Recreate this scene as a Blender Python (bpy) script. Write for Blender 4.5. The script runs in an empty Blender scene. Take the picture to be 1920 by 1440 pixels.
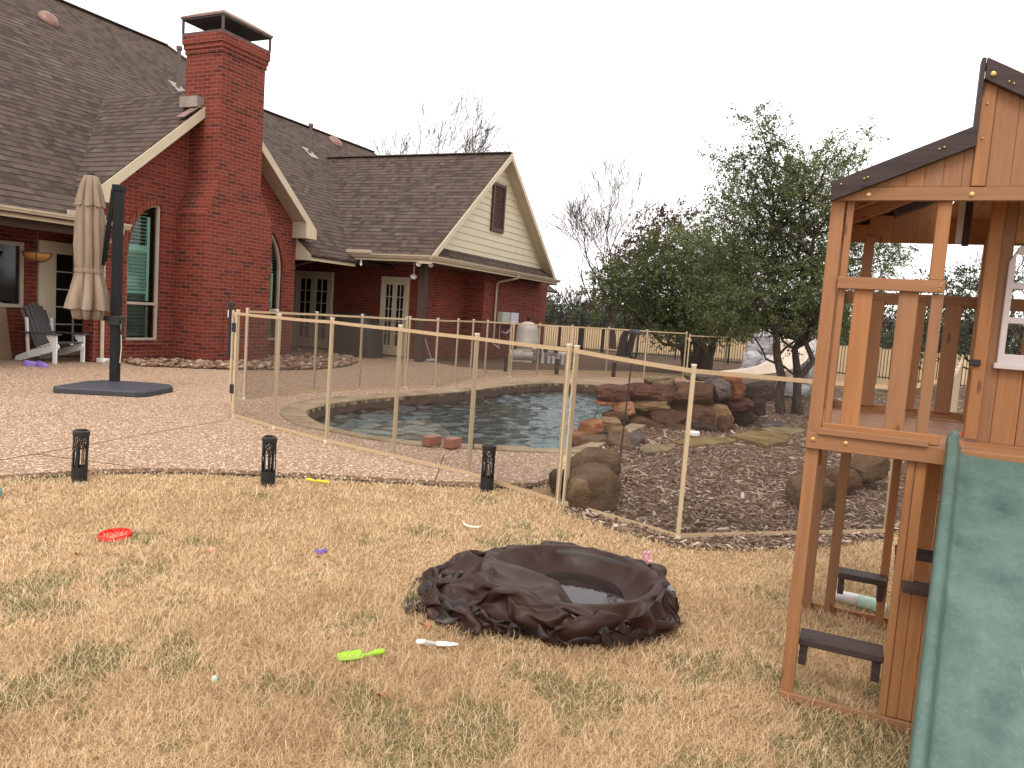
import bpy, bmesh, math, random
import numpy as np
from mathutils import Vector, Matrix, noise
from mathutils.geometry import tessellate_polygon

SC = bpy.context.scene
COL = SC.collection
rad = math.radians

# ------------------------------------------------------------------ camera
CAM_F, CAM_P, CAM_R, CAM_H = 1430.0, rad(5.2), rad(4.0), 1.5
_f = Vector((0, math.cos(CAM_P), -math.sin(CAM_P)))
_x = Vector((1, 0, 0))
_u = Vector((0, math.sin(CAM_P), math.cos(CAM_P)))
CX = math.cos(CAM_R) * _x + math.sin(CAM_R) * _u
CU = -math.sin(CAM_R) * _x + math.cos(CAM_R) * _u
cam = bpy.data.cameras.new('camera')
cam.sensor_width = 36.0
cam.lens = CAM_F / 1920.0 * 36.0
cam.clip_start = 0.05
cam.clip_end = 3000
camo = bpy.data.objects.new('camera', cam)
COL.objects.link(camo)
camo.matrix_world = Matrix(((CX.x, CU.x, -_f.x, 0), (CX.y, CU.y, -_f.y, 0), (CX.z, CU.z, -_f.z, CAM_H), (0, 0, 0, 1)))
SC.camera = camo

# ------------------------------------------------------------------ light: bright overcast
SUN_EL, SUN_AZ = rad(52), rad(200)          # azimuth measured clockwise from +Y
W = bpy.data.worlds.new('World')
SC.world = W
W.use_nodes = True
nt = W.node_tree
nt.nodes.clear()
sky = nt.nodes.new('ShaderNodeTexSky')
sky.sky_type = 'NISHITA'
sky.sun_disc = False
sky.sun_elevation = SUN_EL
sky.sun_rotation = SUN_AZ
sky.dust_density = 6.0
sky.air_density = 1.0
hs = nt.nodes.new('ShaderNodeMix')             # closed cloud sheet over most of the clear sky
hs.data_type = 'RGBA'
hs.inputs[0].default_value = 0.9
hs.inputs[7].default_value = (9.2, 9.0, 8.8, 1)
bg = nt.nodes.new('ShaderNodeBackground')
bg.inputs['Strength'].default_value = 0.12
wo = nt.nodes.new('ShaderNodeOutputWorld')
nt.links.new(sky.outputs[0], hs.inputs[6])
nt.links.new(hs.outputs[2], bg.inputs[0])
nt.links.new(bg.outputs[0], wo.inputs[0])
sl = bpy.data.lights.new('sun', 'SUN')
sl.energy = 1.0
sl.angle = rad(25)
sl.color = (1.0, 0.95, 0.88)
so = bpy.data.objects.new('sun', sl)
COL.objects.link(so)
d = Vector((math.sin(SUN_AZ) * math.cos(SUN_EL), math.cos(SUN_AZ) * math.cos(SUN_EL), math.sin(SUN_EL)))
so.rotation_euler = d.to_track_quat('Z', 'Y').to_euler()
so.location = (0, 0, 30)
SC.view_settings.view_transform = 'Standard'
SC.view_settings.look = 'None'
SC.view_settings.exposure = 0.85
SC.view_settings.gamma = 1.0

# ------------------------------------------------------------------ placing helpers
def pix(px, py):
    return CX * ((px - 960) / CAM_F) - CU * ((py - 720) / CAM_F) + _f
def gnd(px, py, z=0.0):
    """point of a horizontal surface at height z"""
    r = pix(px, py)
    t = (z - CAM_H) / r.z
    return Vector((0, 0, CAM_H)) + r * t
def at(px, py, Y):
    """point at distance Y"""
    r = pix(px, py)
    return Vector((0, 0, CAM_H)) + r * (Y / r.y)

TH = rad(24.6)
HA = Vector((math.sin(TH), math.cos(TH), 0))      # house frame: along the front
HB = Vector((-math.cos(TH), math.sin(TH), 0))     # house frame: into the house
HO = gnd(378, 682, 0.03); HO.z = 0
H_ROT = math.atan2(HA.y, HA.x)
def hw(a, b, z=0.0):
    p = HO + HA * a + HB * b
    return Vector((p.x, p.y, z))

# ------------------------------------------------------------------ object helpers
def tag(o, label=None, cat=None, group=None, kind=None):
    if label: o['label'] = label
    if cat: o['category'] = cat
    if group: o['group'] = group
    if kind: o['kind'] = kind
    return o
def thing(name, label, cat, loc=(0, 0, 0), rz=0.0, group=None):
    o = bpy.data.objects.new(name, None)
    COL.objects.link(o)
    o.empty_display_size = 0.1
    o.location = loc
    o.rotation_euler = (0, 0, rz)
    return tag(o, label, cat, group)
def copy_tree(o, parent=None):
    c = o.copy()
    COL.objects.link(c)
    c.parent = parent
    for ch in list(o.children):
        copy_tree(ch, c)
    return c

class MB:
    def __init__(s):
        s.v = []; s.f = []; s.g = []; s.m = []
    def add(s, vs, fs, grain=None, mi=0):
        n = len(s.v)
        off = (random.random() * 7, random.random() * 7)
        s.v += [Vector(p) for p in vs]
        for f in fs:
            s.f.append([i + n for i in f]); s.g.append((grain, off)); s.m.append(mi)
        return s
    def box(s, x0, x1, y0, y1, z0, z1, grain=None, M=None, mi=0):
        vs = [Vector((x, y, z)) for z in (z0, z1) for y in (y0, y1) for x in (x0, x1)]
        if grain is None:
            d = (abs(x1 - x0), abs(y1 - y0), abs(z1 - z0)); k = d.index(max(d))
            grain = Vector([1.0 if i == k else 0.0 for i in range(3)])
        if M:
            vs = [M @ p for p in vs]; grain = M.to_3x3() @ grain
        return s.add(vs, [(0, 2, 3, 1), (4, 5, 7, 6), (0, 1, 5, 4), (2, 6, 7, 3), (0, 4, 6, 2), (1, 3, 7, 5)], grain, mi)
    def beam(s, p, q, w, h, up=(0, 0, 1), mi=0):
        p = Vector(p); q = Vector(q); d = (q - p).normalized()
        up = Vector(up)
        if abs(d.dot(up)) > .98: up = Vector((0, 1, 0))
        x = d.cross(up).normalized(); z = x.cross(d)
        vs = [c + x * (i * w / 2) + z * (j * h / 2) for c in (p, q) for j in (-1, 1) for i in (-1, 1)]
        return s.add(vs, [(0, 2, 3, 1), (4, 5, 7, 6), (0, 1, 5, 4), (2, 6, 7, 3), (0, 4, 6, 2), (1, 3, 7, 5)], d, mi)
    def tube(s, pts, r, n=8, caps=True, mi=0):
        pts = [Vector(p) for p in pts]
        rr = r if isinstance(r, (list, tuple)) else [r] * len(pts)
        vs = []; fs = []
        ref = None
        for i, p in enumerate(pts):
            t = (pts[min(i + 1, len(pts) - 1)] - pts[max(i - 1, 0)]).normalized()
            if ref is None:
                ref = t.orthogonal().normalized()
            x = (ref - t * ref.dot(t))
            x = x.normalized() if x.length > 1e-6 else t.orthogonal().normalized()
            ref = x
            y = t.cross(x)
            for k in range(n):
                a = 2 * math.pi * k / n
                vs.append(p + (x * math.cos(a) + y * math.sin(a)) * rr[i])
        for i in range(len(pts) - 1):
            for k in range(n):
                k2 = (k + 1) % n
                fs.append((i * n + k, i * n + k2, (i + 1) * n + k2, (i + 1) * n + k))
        if caps:
            fs.append(tuple(range(n))[::-1]); fs.append(tuple(range((len(pts) - 1) * n, len(pts) * n)))
        return s.add(vs, fs, (pts[-1] - pts[0]), mi)
    def lathe(s, prof, n=24, c=(0, 0, 0), mi=0, cap=True):
        c = Vector(c); vs = []; fs = []
        for r, z in prof:
            for k in range(n):
                a = 2 * math.pi * k / n
                vs.append(c + Vector((r * math.cos(a), r * math.sin(a), z)))
        m = len(prof)
        for i in range(m - 1):
            for k in range(n):
                k2 = (k + 1) % n
                fs.append((i * n + k, i * n + k2, (i + 1) * n + k2, (i + 1) * n + k))
        if cap:
            fs.append(tuple(range(n))[::-1]); fs.append(tuple(range((m - 1) * n, m * n)))
        return s.add(vs, fs, None, mi)
    def plate(s, outer, holes, fn, w0, w1=None, mi=0, grain=None):
        """polygon with holes, mapped by fn(u, v, w); solid between w0 and w1, a sheet if w1 is None"""
        loops = [list(outer)] + [list(h) for h in holes]
        flat = [p for l in loops for p in l]
        tris = tessellate_polygon([[Vector((p[0], p[1], 0)) for p in l] for l in loops])
        n = len(flat)
        vs = [fn(p[0], p[1], w0) for p in flat]
        fs = [tuple(t) for t in tris]
        if w1 is not None:
            vs += [fn(p[0], p[1], w1) for p in flat]
            fs += [tuple(i + n for i in t)[::-1] for t in tris]
            k = 0
            for l in loops:
                m = len(l)
                for i in range(m):
                    j = (i + 1) % m
                    fs.append((k + i, k + j, k + j + n, k + i + n))
                k += m
        return s.add(vs, fs, grain, mi)
    def build(s, name, mats, parent=None, bevel=0.0, smooth=False, fix=True, up=False, label=None, seg=1):
        if not isinstance(mats, (list, tuple)): mats = [mats]
        me = bpy.data.meshes.new(name)
        bm = bmesh.new()
        uvl = bm.loops.layers.uv.new('UVMap')
        bv = [bm.verts.new(p) for p in s.v]
        nf = []
        for f, (g, off), mi in zip(s.f, s.g, s.m):
            try:
                fc = bm.faces.new([bv[i] for i in f])
            except ValueError:
                continue
            fc.material_index = mi
            nf.append((fc, g, off))
        bm.normal_update()
        if fix:
            bmesh.ops.recalc_face_normals(bm, faces=bm.faces[:])
        if up:
            for fc, g, off in nf:
                if fc.normal.z < 0: fc.normal_flip()
        for fc, g, off in nf:
            n = fc.normal
            if any(m.name.startswith(('brick', 'shingle')) for m in mats): g = None
            t = None
            ox = oy = 0.0
            if g is not None:
                t = Vector(g) - n * n.dot(Vector(g))
                if t.length < 1e-3: t = None
                else: ox, oy = off
            if t is None:
                t = Vector((1, 0, 0)) if abs(n.z) > .98 else Vector((0, 0, 1)).cross(n)
            t = t.normalized() if t.length > 1e-9 else Vector((1, 0, 0))
            b = n.cross(t)
            for lp in fc.loops:
                lp[uvl].uv = (lp.vert.co.dot(t) + ox, lp.vert.co.dot(b) + oy)
        if bevel > 0:
            ed = [e for e in bm.edges if len(e.link_faces) == 2 and e.calc_face_angle(0) > .6]
            bmesh.ops.bevel(bm, geom=ed, offset=bevel, segments=seg, affect='EDGES', clamp_overlap=True)
        bm.to_mesh(me); bm.free()
        if smooth:
            me.polygons.foreach_set('use_smooth', [True] * len(me.polygons))
            if smooth != 'all':
                me.set_sharp_from_angle(angle=rad(40))
        for m in mats: me.materials.append(m)
        o = bpy.data.objects.new(name, me)
        COL.objects.link(o)
        if parent: o.parent = parent
        if label: o['label'] = label
        return o

def fast_mesh(name, V, loops, sizes, mats, parent=None, attr=None, attr_name='tint', mi=None, smooth=False):
    """numpy arrays straight into a mesh"""
    me = bpy.data.meshes.new(name)
    V = np.asarray(V, dtype=np.float32); loops = np.asarray(loops, dtype=np.int32); sizes = np.asarray(sizes, dtype=np.int32)
    me.vertices.add(len(V)); me.vertices.foreach_set('co', V.ravel())
    me.loops.add(len(loops)); me.loops.foreach_set('vertex_index', loops)
    st = np.concatenate([[0], np.cumsum(sizes)[:-1]]).astype(np.int32)
    me.polygons.add(len(sizes)); me.polygons.foreach_set('loop_start', st)
    if mi is not None: me.polygons.foreach_set('material_index', np.asarray(mi, dtype=np.int32))
    if smooth: me.polygons.foreach_set('use_smooth', np.ones(len(sizes), dtype=bool))
    me.update(calc_edges=True)
    if attr is not None:
        a = me.attributes.new(attr_name, 'FLOAT', 'FACE')
        a.data.foreach_set('value', np.asarray(attr, dtype=np.float32))
    for m in (mats if isinstance(mats, (list, tuple)) else [mats]): me.materials.append(m)
    o = bpy.data.objects.new(name, me)
    COL.objects.link(o)
    if parent: o.parent = parent
    return o

def inside(P, poly):
    """vectorised point in polygon"""
    x = P[:, 0]; y = P[:, 1]; r = np.zeros(len(P), bool)
    n = len(poly); j = n - 1
    for i in range(n):
        xi, yi = poly[i][0], poly[i][1]; xj, yj = poly[j][0], poly[j][1]
        c = ((yi > y) != (yj > y)) & (x < (xj - xi) * (y - yi) / ((yj - yi) if yj != yi else 1e-9) + xi)
        r ^= c; j = i
    return r
def catmull(pts, n=6, closed=True):
    out = []; m = len(pts)
    P = [Vector((p[0], p[1], 0)) for p in pts]
    for i in range(m if closed else m - 1):
        a = P[(i - 1) % m] if closed or i > 0 else P[i]
        b = P[i]; c = P[(i + 1) % m]
        e = P[(i + 2) % m] if closed or i + 2 < m else c
        for k in range(n):
            t = k / n
            q = .5 * ((2 * b) + (c - a) * t + (2 * a - 5 * b + 4 * c - e) * t * t + (3 * b - a - 3 * c + e) * t ** 3)
            out.append((q.x, q.y))
    if not closed: out.append((P[-1].x, P[-1].y))
    return out
# ------------------------------------------------------------------ materials
class N:
    """small node-tree writer"""
    def __init__(s, name):
        s.m = bpy.data.materials.new(name); s.m.use_nodes = True
        s.t = s.m.node_tree
        s.b = s.t.nodes['Principled BSDF']; s.o = s.t.nodes['Material Output']
    def n(s, ty, ins=None, **kw):
        nd = s.t.nodes.new(ty)
        for k, v in kw.items(): setattr(nd, k, v)
        for k, v in (ins or {}).items(): s.s(nd.inputs[k], v)
        return nd
    def s(s, inp, v):
        if hasattr(v, 'links') and not isinstance(v, bpy.types.Node): s.t.links.new(v, inp)
        elif isinstance(v, bpy.types.Node): s.t.links.new(v.outputs[0], inp)
        else:
            if isinstance(v, tuple) and len(v) == 3 and inp.type == 'RGBA': v = v + (1,)
            inp.default_value = v
    def set(s, **kw):
        for k, v in kw.items(): s.s(s.b.inputs[k.replace('_', ' ')], v)
        return s
    def coords(s, kind='Object'):
        return s.n('ShaderNodeTexCoord').outputs[kind]
    def noise(s, co, scale, detail=4, rough=.6, dim='3D', dist=0.0):
        return s.n('ShaderNodeTexNoise', {'Vector': co, 'Scale': scale, 'Detail': detail, 'Roughness': rough, 'Distortion': dist})
    def mapping(s, co, scale=(1, 1, 1), rot=(0, 0, 0)):
        return s.n('ShaderNodeMapping', {'Vector': co, 'Scale': scale, 'Rotation': rot}).outputs[0]
    def ramp(s, fac, stops, interp='LINEAR'):
        r = s.n('ShaderNodeValToRGB', {'Fac': fac})
        r.color_ramp.interpolation = interp
        e = r.color_ramp.elements
        while len(e) < len(stops): e.new(.5)
        for k, (p, c) in enumerate(stops):
            e[k].position = p
            e[k].color = (c, c, c, 1) if not isinstance(c, tuple) else c + (1,)
        return r.outputs[0]
    def mix(s, fac, a, b, mode='MIX'):
        m = s.n('ShaderNodeMix', data_type='RGBA', blend_type=mode)
        s.s(m.inputs[0], fac); s.s(m.inputs[6], a); s.s(m.inputs[7], b)
        return m.outputs[2]
    def math(s, op, a, b=0.0, c=0.0):
        m = s.n('ShaderNodeMath', operation=op)
        s.s(m.inputs[0], a); s.s(m.inputs[1], b); s.s(m.inputs[2], c)
        return m.outputs[0]
    def bump(s, h, strength=.3, dist=.02):
        b = s.n('ShaderNodeBump', {'Height': h, 'Strength': strength, 'Distance': dist})
        s.t.links.new(b.outputs[0], s.b.inputs['Normal'])
        return s

def plain(name, col, rough=.6, var=.18, scale=6.0, spec=.4, metal=0.0, bump=0.0, bscale=60.0, bdist=.004):
    m = N(name); co = m.coords()
    c = m.mix(m.ramp(m.noise(co, scale, 5).outputs[0], [(.3, 0.0), (.7, 1.0)]),
              tuple(x * (1 - var) for x in col), tuple(min(1, x * (1 + var)) for x in col))
    m.set(Base_Color=c, Roughness=rough, Specular_IOR_Level=spec, Metallic=metal)
    if bump: m.bump(m.noise(co, bscale, 3).outputs[0], bump, bdist)
    return m.m

MAT = {}
# brick: red body, random dark bricks, thin mortar
def brick_mat(name, flip=False):
    m = N(name); uv = m.coords('UV')
    if flip: uv = m.mapping(uv, (1, 1, 1), (0, 0, rad(90)))
    bt = m.n('ShaderNodeTexBrick', {'Vector': uv, 'Color1': (0, 0, 0), 'Color2': (1, 1, 1), 'Mortar': (.5, .5, .5), 'Scale': 1.0,
             'Mortar Size': .007, 'Mortar Smooth': .3, 'Bias': 0.0, 'Brick Width': .26, 'Row Height': .078})
    body = m.ramp(bt.outputs[0], [(0, (.10, .019, .012)), (.35, (.14, .025, .015)), (.68, (.175, .032, .018)), (.82, (.185, .040, .022)), (.87, (.060, .017, .013)), (1, (.045, .015, .013))])
    big = m.noise(m.coords(), .9, 4).outputs[0]
    body = m.mix(m.ramp(big, [(.3, .0), (.75, .5)]), body, (.21, .055, .035))
    fine = m.noise(uv, 60, 3).outputs[0]
    body = m.mix(.35, body, m.mix(fine, (.08, .05, .05), (.9, .6, .5)), 'SOFT_LIGHT')
    col = m.mix(bt.outputs[1], body, (.235, .105, .08))
    m.set(Base_Color=col, Roughness=.85, Specular_IOR_Level=.25)
    m.bump(m.math('ADD', m.math('MULTIPLY', bt.outputs[1], -1.0), m.math('MULTIPLY', fine, .25)), .6, .008)
    return m.m
MAT['brick'] = brick_mat('brick'); MAT['brick_arch'] = brick_mat('brick_arch', True)
# roof shingles
def shingle_mat():
    m = N('shingle'); uv = m.coords('UV')
    nz = m.n('ShaderNodeVectorMath', {0: m.noise(uv, 2.5, 2).outputs[1]}, operation='SCALE')
    nz.inputs['Scale'].default_value = .012
    v = m.n('ShaderNodeVectorMath', {0: uv, 1: nz.outputs[0]}, operation='ADD').outputs[0]
    bt = m.n('ShaderNodeTexBrick', {'Vector': v, 'Color1': (0, 0, 0), 'Color2': (1, 1, 1), 'Mortar': (.5, .5, .5), 'Scale': 1.0,
             'Mortar Size': .004, 'Mortar Smooth': .2, 'Brick Width': .17, 'Row Height': .185}, offset=.37, offset_frequency=3)
    b2 = m.n('ShaderNodeTexBrick', {'Vector': m.mapping(v, (1, 1, 1)), 'Color1': (0, 0, 0), 'Color2': (1, 1, 1), 'Mortar': (.5, .5, .5), 'Scale': 1.0,
             'Mortar Size': 0.0, 'Brick Width': .24, 'Row Height': .185}, offset=.61, offset_frequency=2)
    t = m.math('ADD', m.math('MULTIPLY', bt.outputs[0], .68), m.math('MULTIPLY', b2.outputs[0], .32))
    body = m.ramp(t, [(.1, (.044, .030, .024)), (.32, (.064, .044, .035)), (.5, (.082, .058, .049)), (.68, (.092, .064, .052)), (.80, (.100, .062, .044)), (.87, (.092, .074, .066)), (.94, (.112, .090, .078))])
    patch = m.noise(m.coords(), .8, 5).outputs[0]
    body = m.mix(m.ramp(patch, [(.35, 0.0), (.7, .35)]), body, (.075, .055, .043))
    gran = m.noise(uv, 130, 2).outputs[0]
    body = m.mix(.5, body, m.ramp(gran, [(.25, .2), (.75, .8)]), 'OVERLAY')
    # the exposed butt edge of every course is a real step (bump) with a dark band, uneven from tab to tab
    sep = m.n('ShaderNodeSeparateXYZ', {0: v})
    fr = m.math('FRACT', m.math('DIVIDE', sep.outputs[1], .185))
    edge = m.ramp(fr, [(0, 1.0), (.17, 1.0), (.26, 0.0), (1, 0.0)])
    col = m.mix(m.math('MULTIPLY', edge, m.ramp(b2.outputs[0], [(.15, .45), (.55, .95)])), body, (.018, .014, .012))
    m.set(Base_Color=col, Roughness=.95, Specular_IOR_Level=.15)
    hgt = m.math('ADD', m.math('MULTIPLY', fr, -.8), m.math('ADD', m.math('MULTIPLY', bt.outputs[0], .4), m.math('MULTIPLY', gran, .15)))
    m.bump(hgt, .7, .012)
    return m.m
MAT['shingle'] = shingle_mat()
def agg_mat(name, tint=(1, 1, 1), dark=1.0):
    m = N(name); co = m.coords()
    vo = m.n('ShaderNodeTexVoronoi', {'Vector': co, 'Scale': 46.0}, feature='F1')
    sp = m.n('ShaderNodeSeparateColor', {0: vo.outputs['Color']})
    c = m.ramp(sp.outputs[0], [(0, (.11, .055, .032)), (.2, (.26, .15, .095)), (.42, (.40, .27, .19)), (.68, (.57, .43, .33)), (.86, (.72, .60, .50)), (1, (.86, .78, .69))])
    c = m.mix(m.ramp(vo.outputs['Distance'], [(.25, 0.0), (.6, 1.0)]), c, (.20, .13, .085))
    big = m.noise(co, .7, 5).outputs[0]
    c = m.mix(m.ramp(big, [(.35, 0.0), (.7, .3)]), c, (.34, .235, .165))
    wet = m.noise(co, 2.6, 5).outputs[0]
    c = m.mix(m.ramp(wet, [(.58, 0.0), (.78, .3)]), c, (.16, .10, .07))
    c = m.mix(1.0, c, tuple(t * dark for t in tint), 'MULTIPLY')
    m.set(Base_Color=c, Roughness=.75, Specular_IOR_Level=.3)
    m.bump(m.math('SUBTRACT', 1.0, vo.outputs['Distance']), .5, .006)
    return m.m
MAT['aggregate'] = agg_mat('aggregate', (1.0, .955, .89), 1.12)
def lawn_mat():
    m = N('lawn'); co = m.coords()
    a = m.noise(co, 1.3, 6).outputs[0]; b = m.noise(m.mapping(co, (60, 60, 60)), 3.0, 5).outputs[0]
    c = m.ramp(b, [(.25, (.11, .07, .035)), (.45, (.29, .19, .10)), (.62, (.45, .31, .165)), (.8, (.60, .43, .25))])
    c = m.mix(m.ramp(a, [(.4, 0.0), (.7, .4)]), c, (.30, .20, .10))
    far = m.noise(co, .06, 4).outputs[0]
    c = m.mix(m.ramp(far, [(.35, 0.0), (.7, .35)]), c, (.44, .31, .18))
    m.set(Base_Color=c, Roughness=.95, Specular_IOR_Level=.1)
    m.bump(b, .6, .03)
    return m.m
MAT['lawn'] = lawn_mat()
def attr_mat(name, stops, rough=.85, spec=.15, trans=0.0, attr='tint', noise_scale=0):
    m = N(name)
    at_ = m.n('ShaderNodeAttribute', attribute_name=attr)
    c = m.ramp(at_.outputs['Fac'], stops)
    m.set(Base_Color=c, Roughness=rough, Specular_IOR_Level=spec)
    if trans:
        tr = m.n('ShaderNodeBsdfTranslucent', {'Color': c})
        mx = m.n('ShaderNodeMixShader', {0: trans})
        m.t.links.new(m.b.outputs[0], mx.inputs[1]); m.t.links.new(tr.outputs[0], mx.inputs[2])
        m.t.links.new(mx.outputs[0], m.o.inputs[0])
    return m.m
MAT['blade'] = attr_mat('grass_blade', [(0, (.055, .105, .022)), (.10, (.13, .165, .045)), (.16, (.30, .195, .095)), (.4, (.58, .40, .225)), (.7, (.76, .56, .34)), (1, (.86, .69, .47))], .7, .25, .35)
MAT['chip'] = attr_mat('mulch_chip', [(0, (.07, .04, .027)), (.25, (.18, .115, .082)), (.5, (.30, .205, .15)), (.75, (.44, .335, .265)), (1, (.62, .52, .44))], .9, .15)
MAT['pebble'] = attr_mat('river_pebble', [(0, (.07, .035, .022)), (.3, (.16, .08, .05)), (.55, (.25, .16, .105)), (.8, (.36, .26, .18)), (1, (.5, .42, .34))], .7, .3)
MAT['leaf'] = attr_mat('leaf', [(0, (.024, .034, .014)), (.35, (.062, .082, .032)), (.65, (.112, .138, .052)), (.85, (.165, .185, .072)), (1, (.22, .22, .095))], .55, .25, .3)
MAT['leaf_dull'] = attr_mat('leaf_dull', [(0, (.022, .028, .016)), (.4, (.042, .055, .028)), (.75, (.07, .085, .042)), (1, (.11, .12, .065))], .6, .25, .2)
MAT['leaf_red'] = attr_mat('leaf_red', [(0, (.02, .022, .014)), (.3, (.035, .04, .02)), (.5, (.075, .035, .025)), (.75, (.12, .045, .032)), (1, (.15, .09, .05))], .6, .25, .2)
def soil_mat():
    m = N('soil'); co = m.coords()
    a = m.noise(co, 40, 6).outputs[0]; b = m.noise(co, 3, 5).outputs[0]
    c = m.ramp(a, [(.3, (.05, .03, .02)), (.5, (.13, .085, .06)), (.7, (.23, .16, .12)), (.85, (.34, .26, .2))])
    c = m.mix(m.ramp(b, [(.4, 0.0), (.7, .45)]), c, (.11, .075, .045))
    m.set(Base_Color=c, Roughness=1.0, Specular_IOR_Level=.1)
    m.bump(a, .8, .03)
    return m.m
MAT['soil'] = soil_mat()
def wood_mat(name, c0, c1, c2, rough=.6):
    m = N(name); uv = m.coords('UV')
    oi = m.n('ShaderNodeObjectInfo')
    st = m.mapping(uv, (2.2, 42, 1))
    g = m.noise(st, 1.0, 6, .65, dist=.6).outputs[0]
    k = m.noise(m.mapping(uv, (3, 9, 1)), 2.0, 3).outputs[0]
    c = m.ramp(g, [(.25, c0), (.5, c1), (.78, c2)])
    c = m.mix(m.ramp(k, [(.35, 0.0), (.75, .45)]), c, c1)
    hv = m.n('ShaderNodeHueSaturation', {'Color': c, 'Value': m.math('ADD', .86, m.math('MULTIPLY', oi.outputs['Random'], .26)), 'Saturation': m.math('ADD', .94, m.math('MULTIPLY', oi.outputs['Random'], .1))})
    kn = m.n('ShaderNodeTexVoronoi', {'Vector': m.mapping(uv, (4, 14, 1)), 'Scale': 1.0}, feature='F1')
    c = m.mix(m.ramp(kn.outputs['Distance'], [(.0, .85), (.09, .6), (.14, 0.0)]), hv.outputs[0], tuple(x * .35 for x in c0))
    m.set(Base_Color=c, Roughness=rough, Specular_IOR_Level=.3)
    m.bump(m.math('ADD', g, m.math('MULTIPLY', m.noise(uv, 220, 2).outputs[0], .5)), .25, .002)
    return m.m
MAT['cedar'] = wood_mat('cedar', (.215, .094, .040), (.275, .126, .054), (.33, .160, .074))
MAT['darkwood'] = wood_mat('dark_stained_wood', (.022, .013, .012), (.045, .028, .026), (.08, .052, .047), .65)
MAT['brownpost'] = wood_mat('brown_post', (.035, .02, .014), (.06, .035, .026), (.085, .05, .038), .8)
MAT['trim'] = plain('cream_trim', (.50, .42, .30), .6, .06, 3, bump=.1)
MAT['gutter'] = plain('gutter_paint', (.46, .38, .28), .45, .1, 4)
MAT['siding'] = plain('siding_paint', (.56, .49, .35), .65, .05, 2.5, bump=.15, bscale=25)
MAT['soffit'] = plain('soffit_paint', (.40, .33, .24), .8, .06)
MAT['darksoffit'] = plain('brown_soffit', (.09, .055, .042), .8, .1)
MAT['casing'] = plain('window_casing', (.40, .34, .27), .5, .08)
MAT['shutter'] = plain('teal_shutter', (.27, .47, .40), .5, .06)
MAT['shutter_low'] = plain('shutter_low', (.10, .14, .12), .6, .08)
MAT['door'] = plain('door_paint', (.56, .48, .35), .5, .06)
MAT['louver'] = plain('louver_paint', (.060, .026, .022), .55, .15)
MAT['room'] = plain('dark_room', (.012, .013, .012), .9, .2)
MAT['copper'] = plain('aged_copper', (.20, .11, .088), .5, .2, 5, metal=.25)
MAT['capdark'] = plain('cap_underside', (.055, .055, .06), .6, .2)
MAT['capframe'] = plain('cap_frame', (.09, .055, .05), .6, .2)
MAT['flash'] = plain('flashing', (.25, .21, .18), .5, .2)
MAT['pipe'] = plain('vent_pipe_paint', (.10, .07, .062), .6, .2)
MAT['concrete'] = plain('concrete', (.26, .21, .17), .9, .2, 8, bump=.3)
MAT['black'] = plain('black_plastic', (.012, .012, .014), .45, .2)
MAT['charcoal'] = plain('charcoal_powder_coat', (.010, .010, .012), .6, .15, spec=.2)
MAT['baseplate'] = plain('umbrella_base_plastic', (.036, .036, .046), .55, .15, 5, bump=.15, bscale=150, bdist=.002)
MAT['iron'] = plain('black_iron', (.014, .012, .012), .5, .2)
MAT['white'] = plain('white_plastic', (.72, .71, .70), .45, .05)
MAT['pvc'] = plain('pvc', (.55, .54, .55), .4, .08)
MAT['tank'] = plain('filter_tank', (.44, .40, .36), .5, .1)
MAT['greybox'] = plain('grey_box', (.55, .56, .62), .5, .06)
MAT['greenbox'] = plain('pale_box', (.42, .44, .34), .5, .06)
MAT['fencepost'] = plain('tan_fence_post', (.50, .39, .25), .45, .07, 20)
MAT['band'] = plain('tan_fence_band', (.44, .315, .19), .75, .08, 30, bump=.3, bscale=400, bdist=.001)
MAT['postcap'] = plain('post_cap', (.72, .66, .56), .45, .05)
MAT['cover'] = plain('grill_cover', (.012, .012, .013), .6, .2)
MAT['coping'] = None
def canopy_mat():
    m = N('canopy'); co = m.coords()
    n = m.noise(m.mapping(co, (5, 5, 1.2)), 1.0, 5).outputs[0]
    c = m.ramp(n, [(.3, (.20, .145, .105)), (.6, (.265, .20, .15)), (.85, (.32, .25, .195))])
    m.set(Base_Color=c, Roughness=.9, Specular_IOR_Level=.15)
    m.bump(m.noise(co, 300, 2).outputs[0], .2, .001)
    return m.m
MAT['canopy'] = canopy_mat()
def glass_mat(name, base=(.01, .012, .012)):
    m = N(name)
    m.set(Base_Color=base, Roughness=.06, Specular_IOR_Level=.5)
    return m.m
MAT['glass'] = glass_mat('window_glass')
def clear_glass():
    m = N('clear_pane')
    tr = m.n('ShaderNodeBsdfTransparent', {0: (.90, .95, .93)})
    gl = m.n('ShaderNodeBsdfGlossy', {'Color': (1, 1, 1), 'Roughness': .03})
    fr = m.n('ShaderNodeFresnel', {'IOR': 1.28})
    mx = m.n('ShaderNodeMixShader', {0: fr.outputs[0]})
    m.t.links.new(tr.outputs[0], mx.inputs[1]); m.t.links.new(gl.outputs[0], mx.inputs[2]); m.t.links.new(mx.outputs[0], m.o.inputs[0])
    return m.m
MAT['pane'] = clear_glass()
def screen_mat():
    m = N('fence_screen'); co = m.coords('UV')
    tr = m.n('ShaderNodeBsdfTransparent', {0: (1, 1, 1)})
    m.set(Base_Color=(.060, .041, .031), Roughness=.8, Specular_IOR_Level=.2)
    n = m.noise(co, 3.0, 3).outputs[0]
    fac = m.math('ADD', .23, m.math('MULTIPLY', n, .10))
    mx = m.n('ShaderNodeMixShader', {0: fac})
    m.t.links.new(tr.outputs[0], mx.inputs[1]); m.t.links.new(m.b.outputs[0], mx.inputs[2]); m.t.links.new(mx.outputs[0], m.o.inputs[0])
    return m.m
MAT['screen'] = screen_mat()
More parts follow.
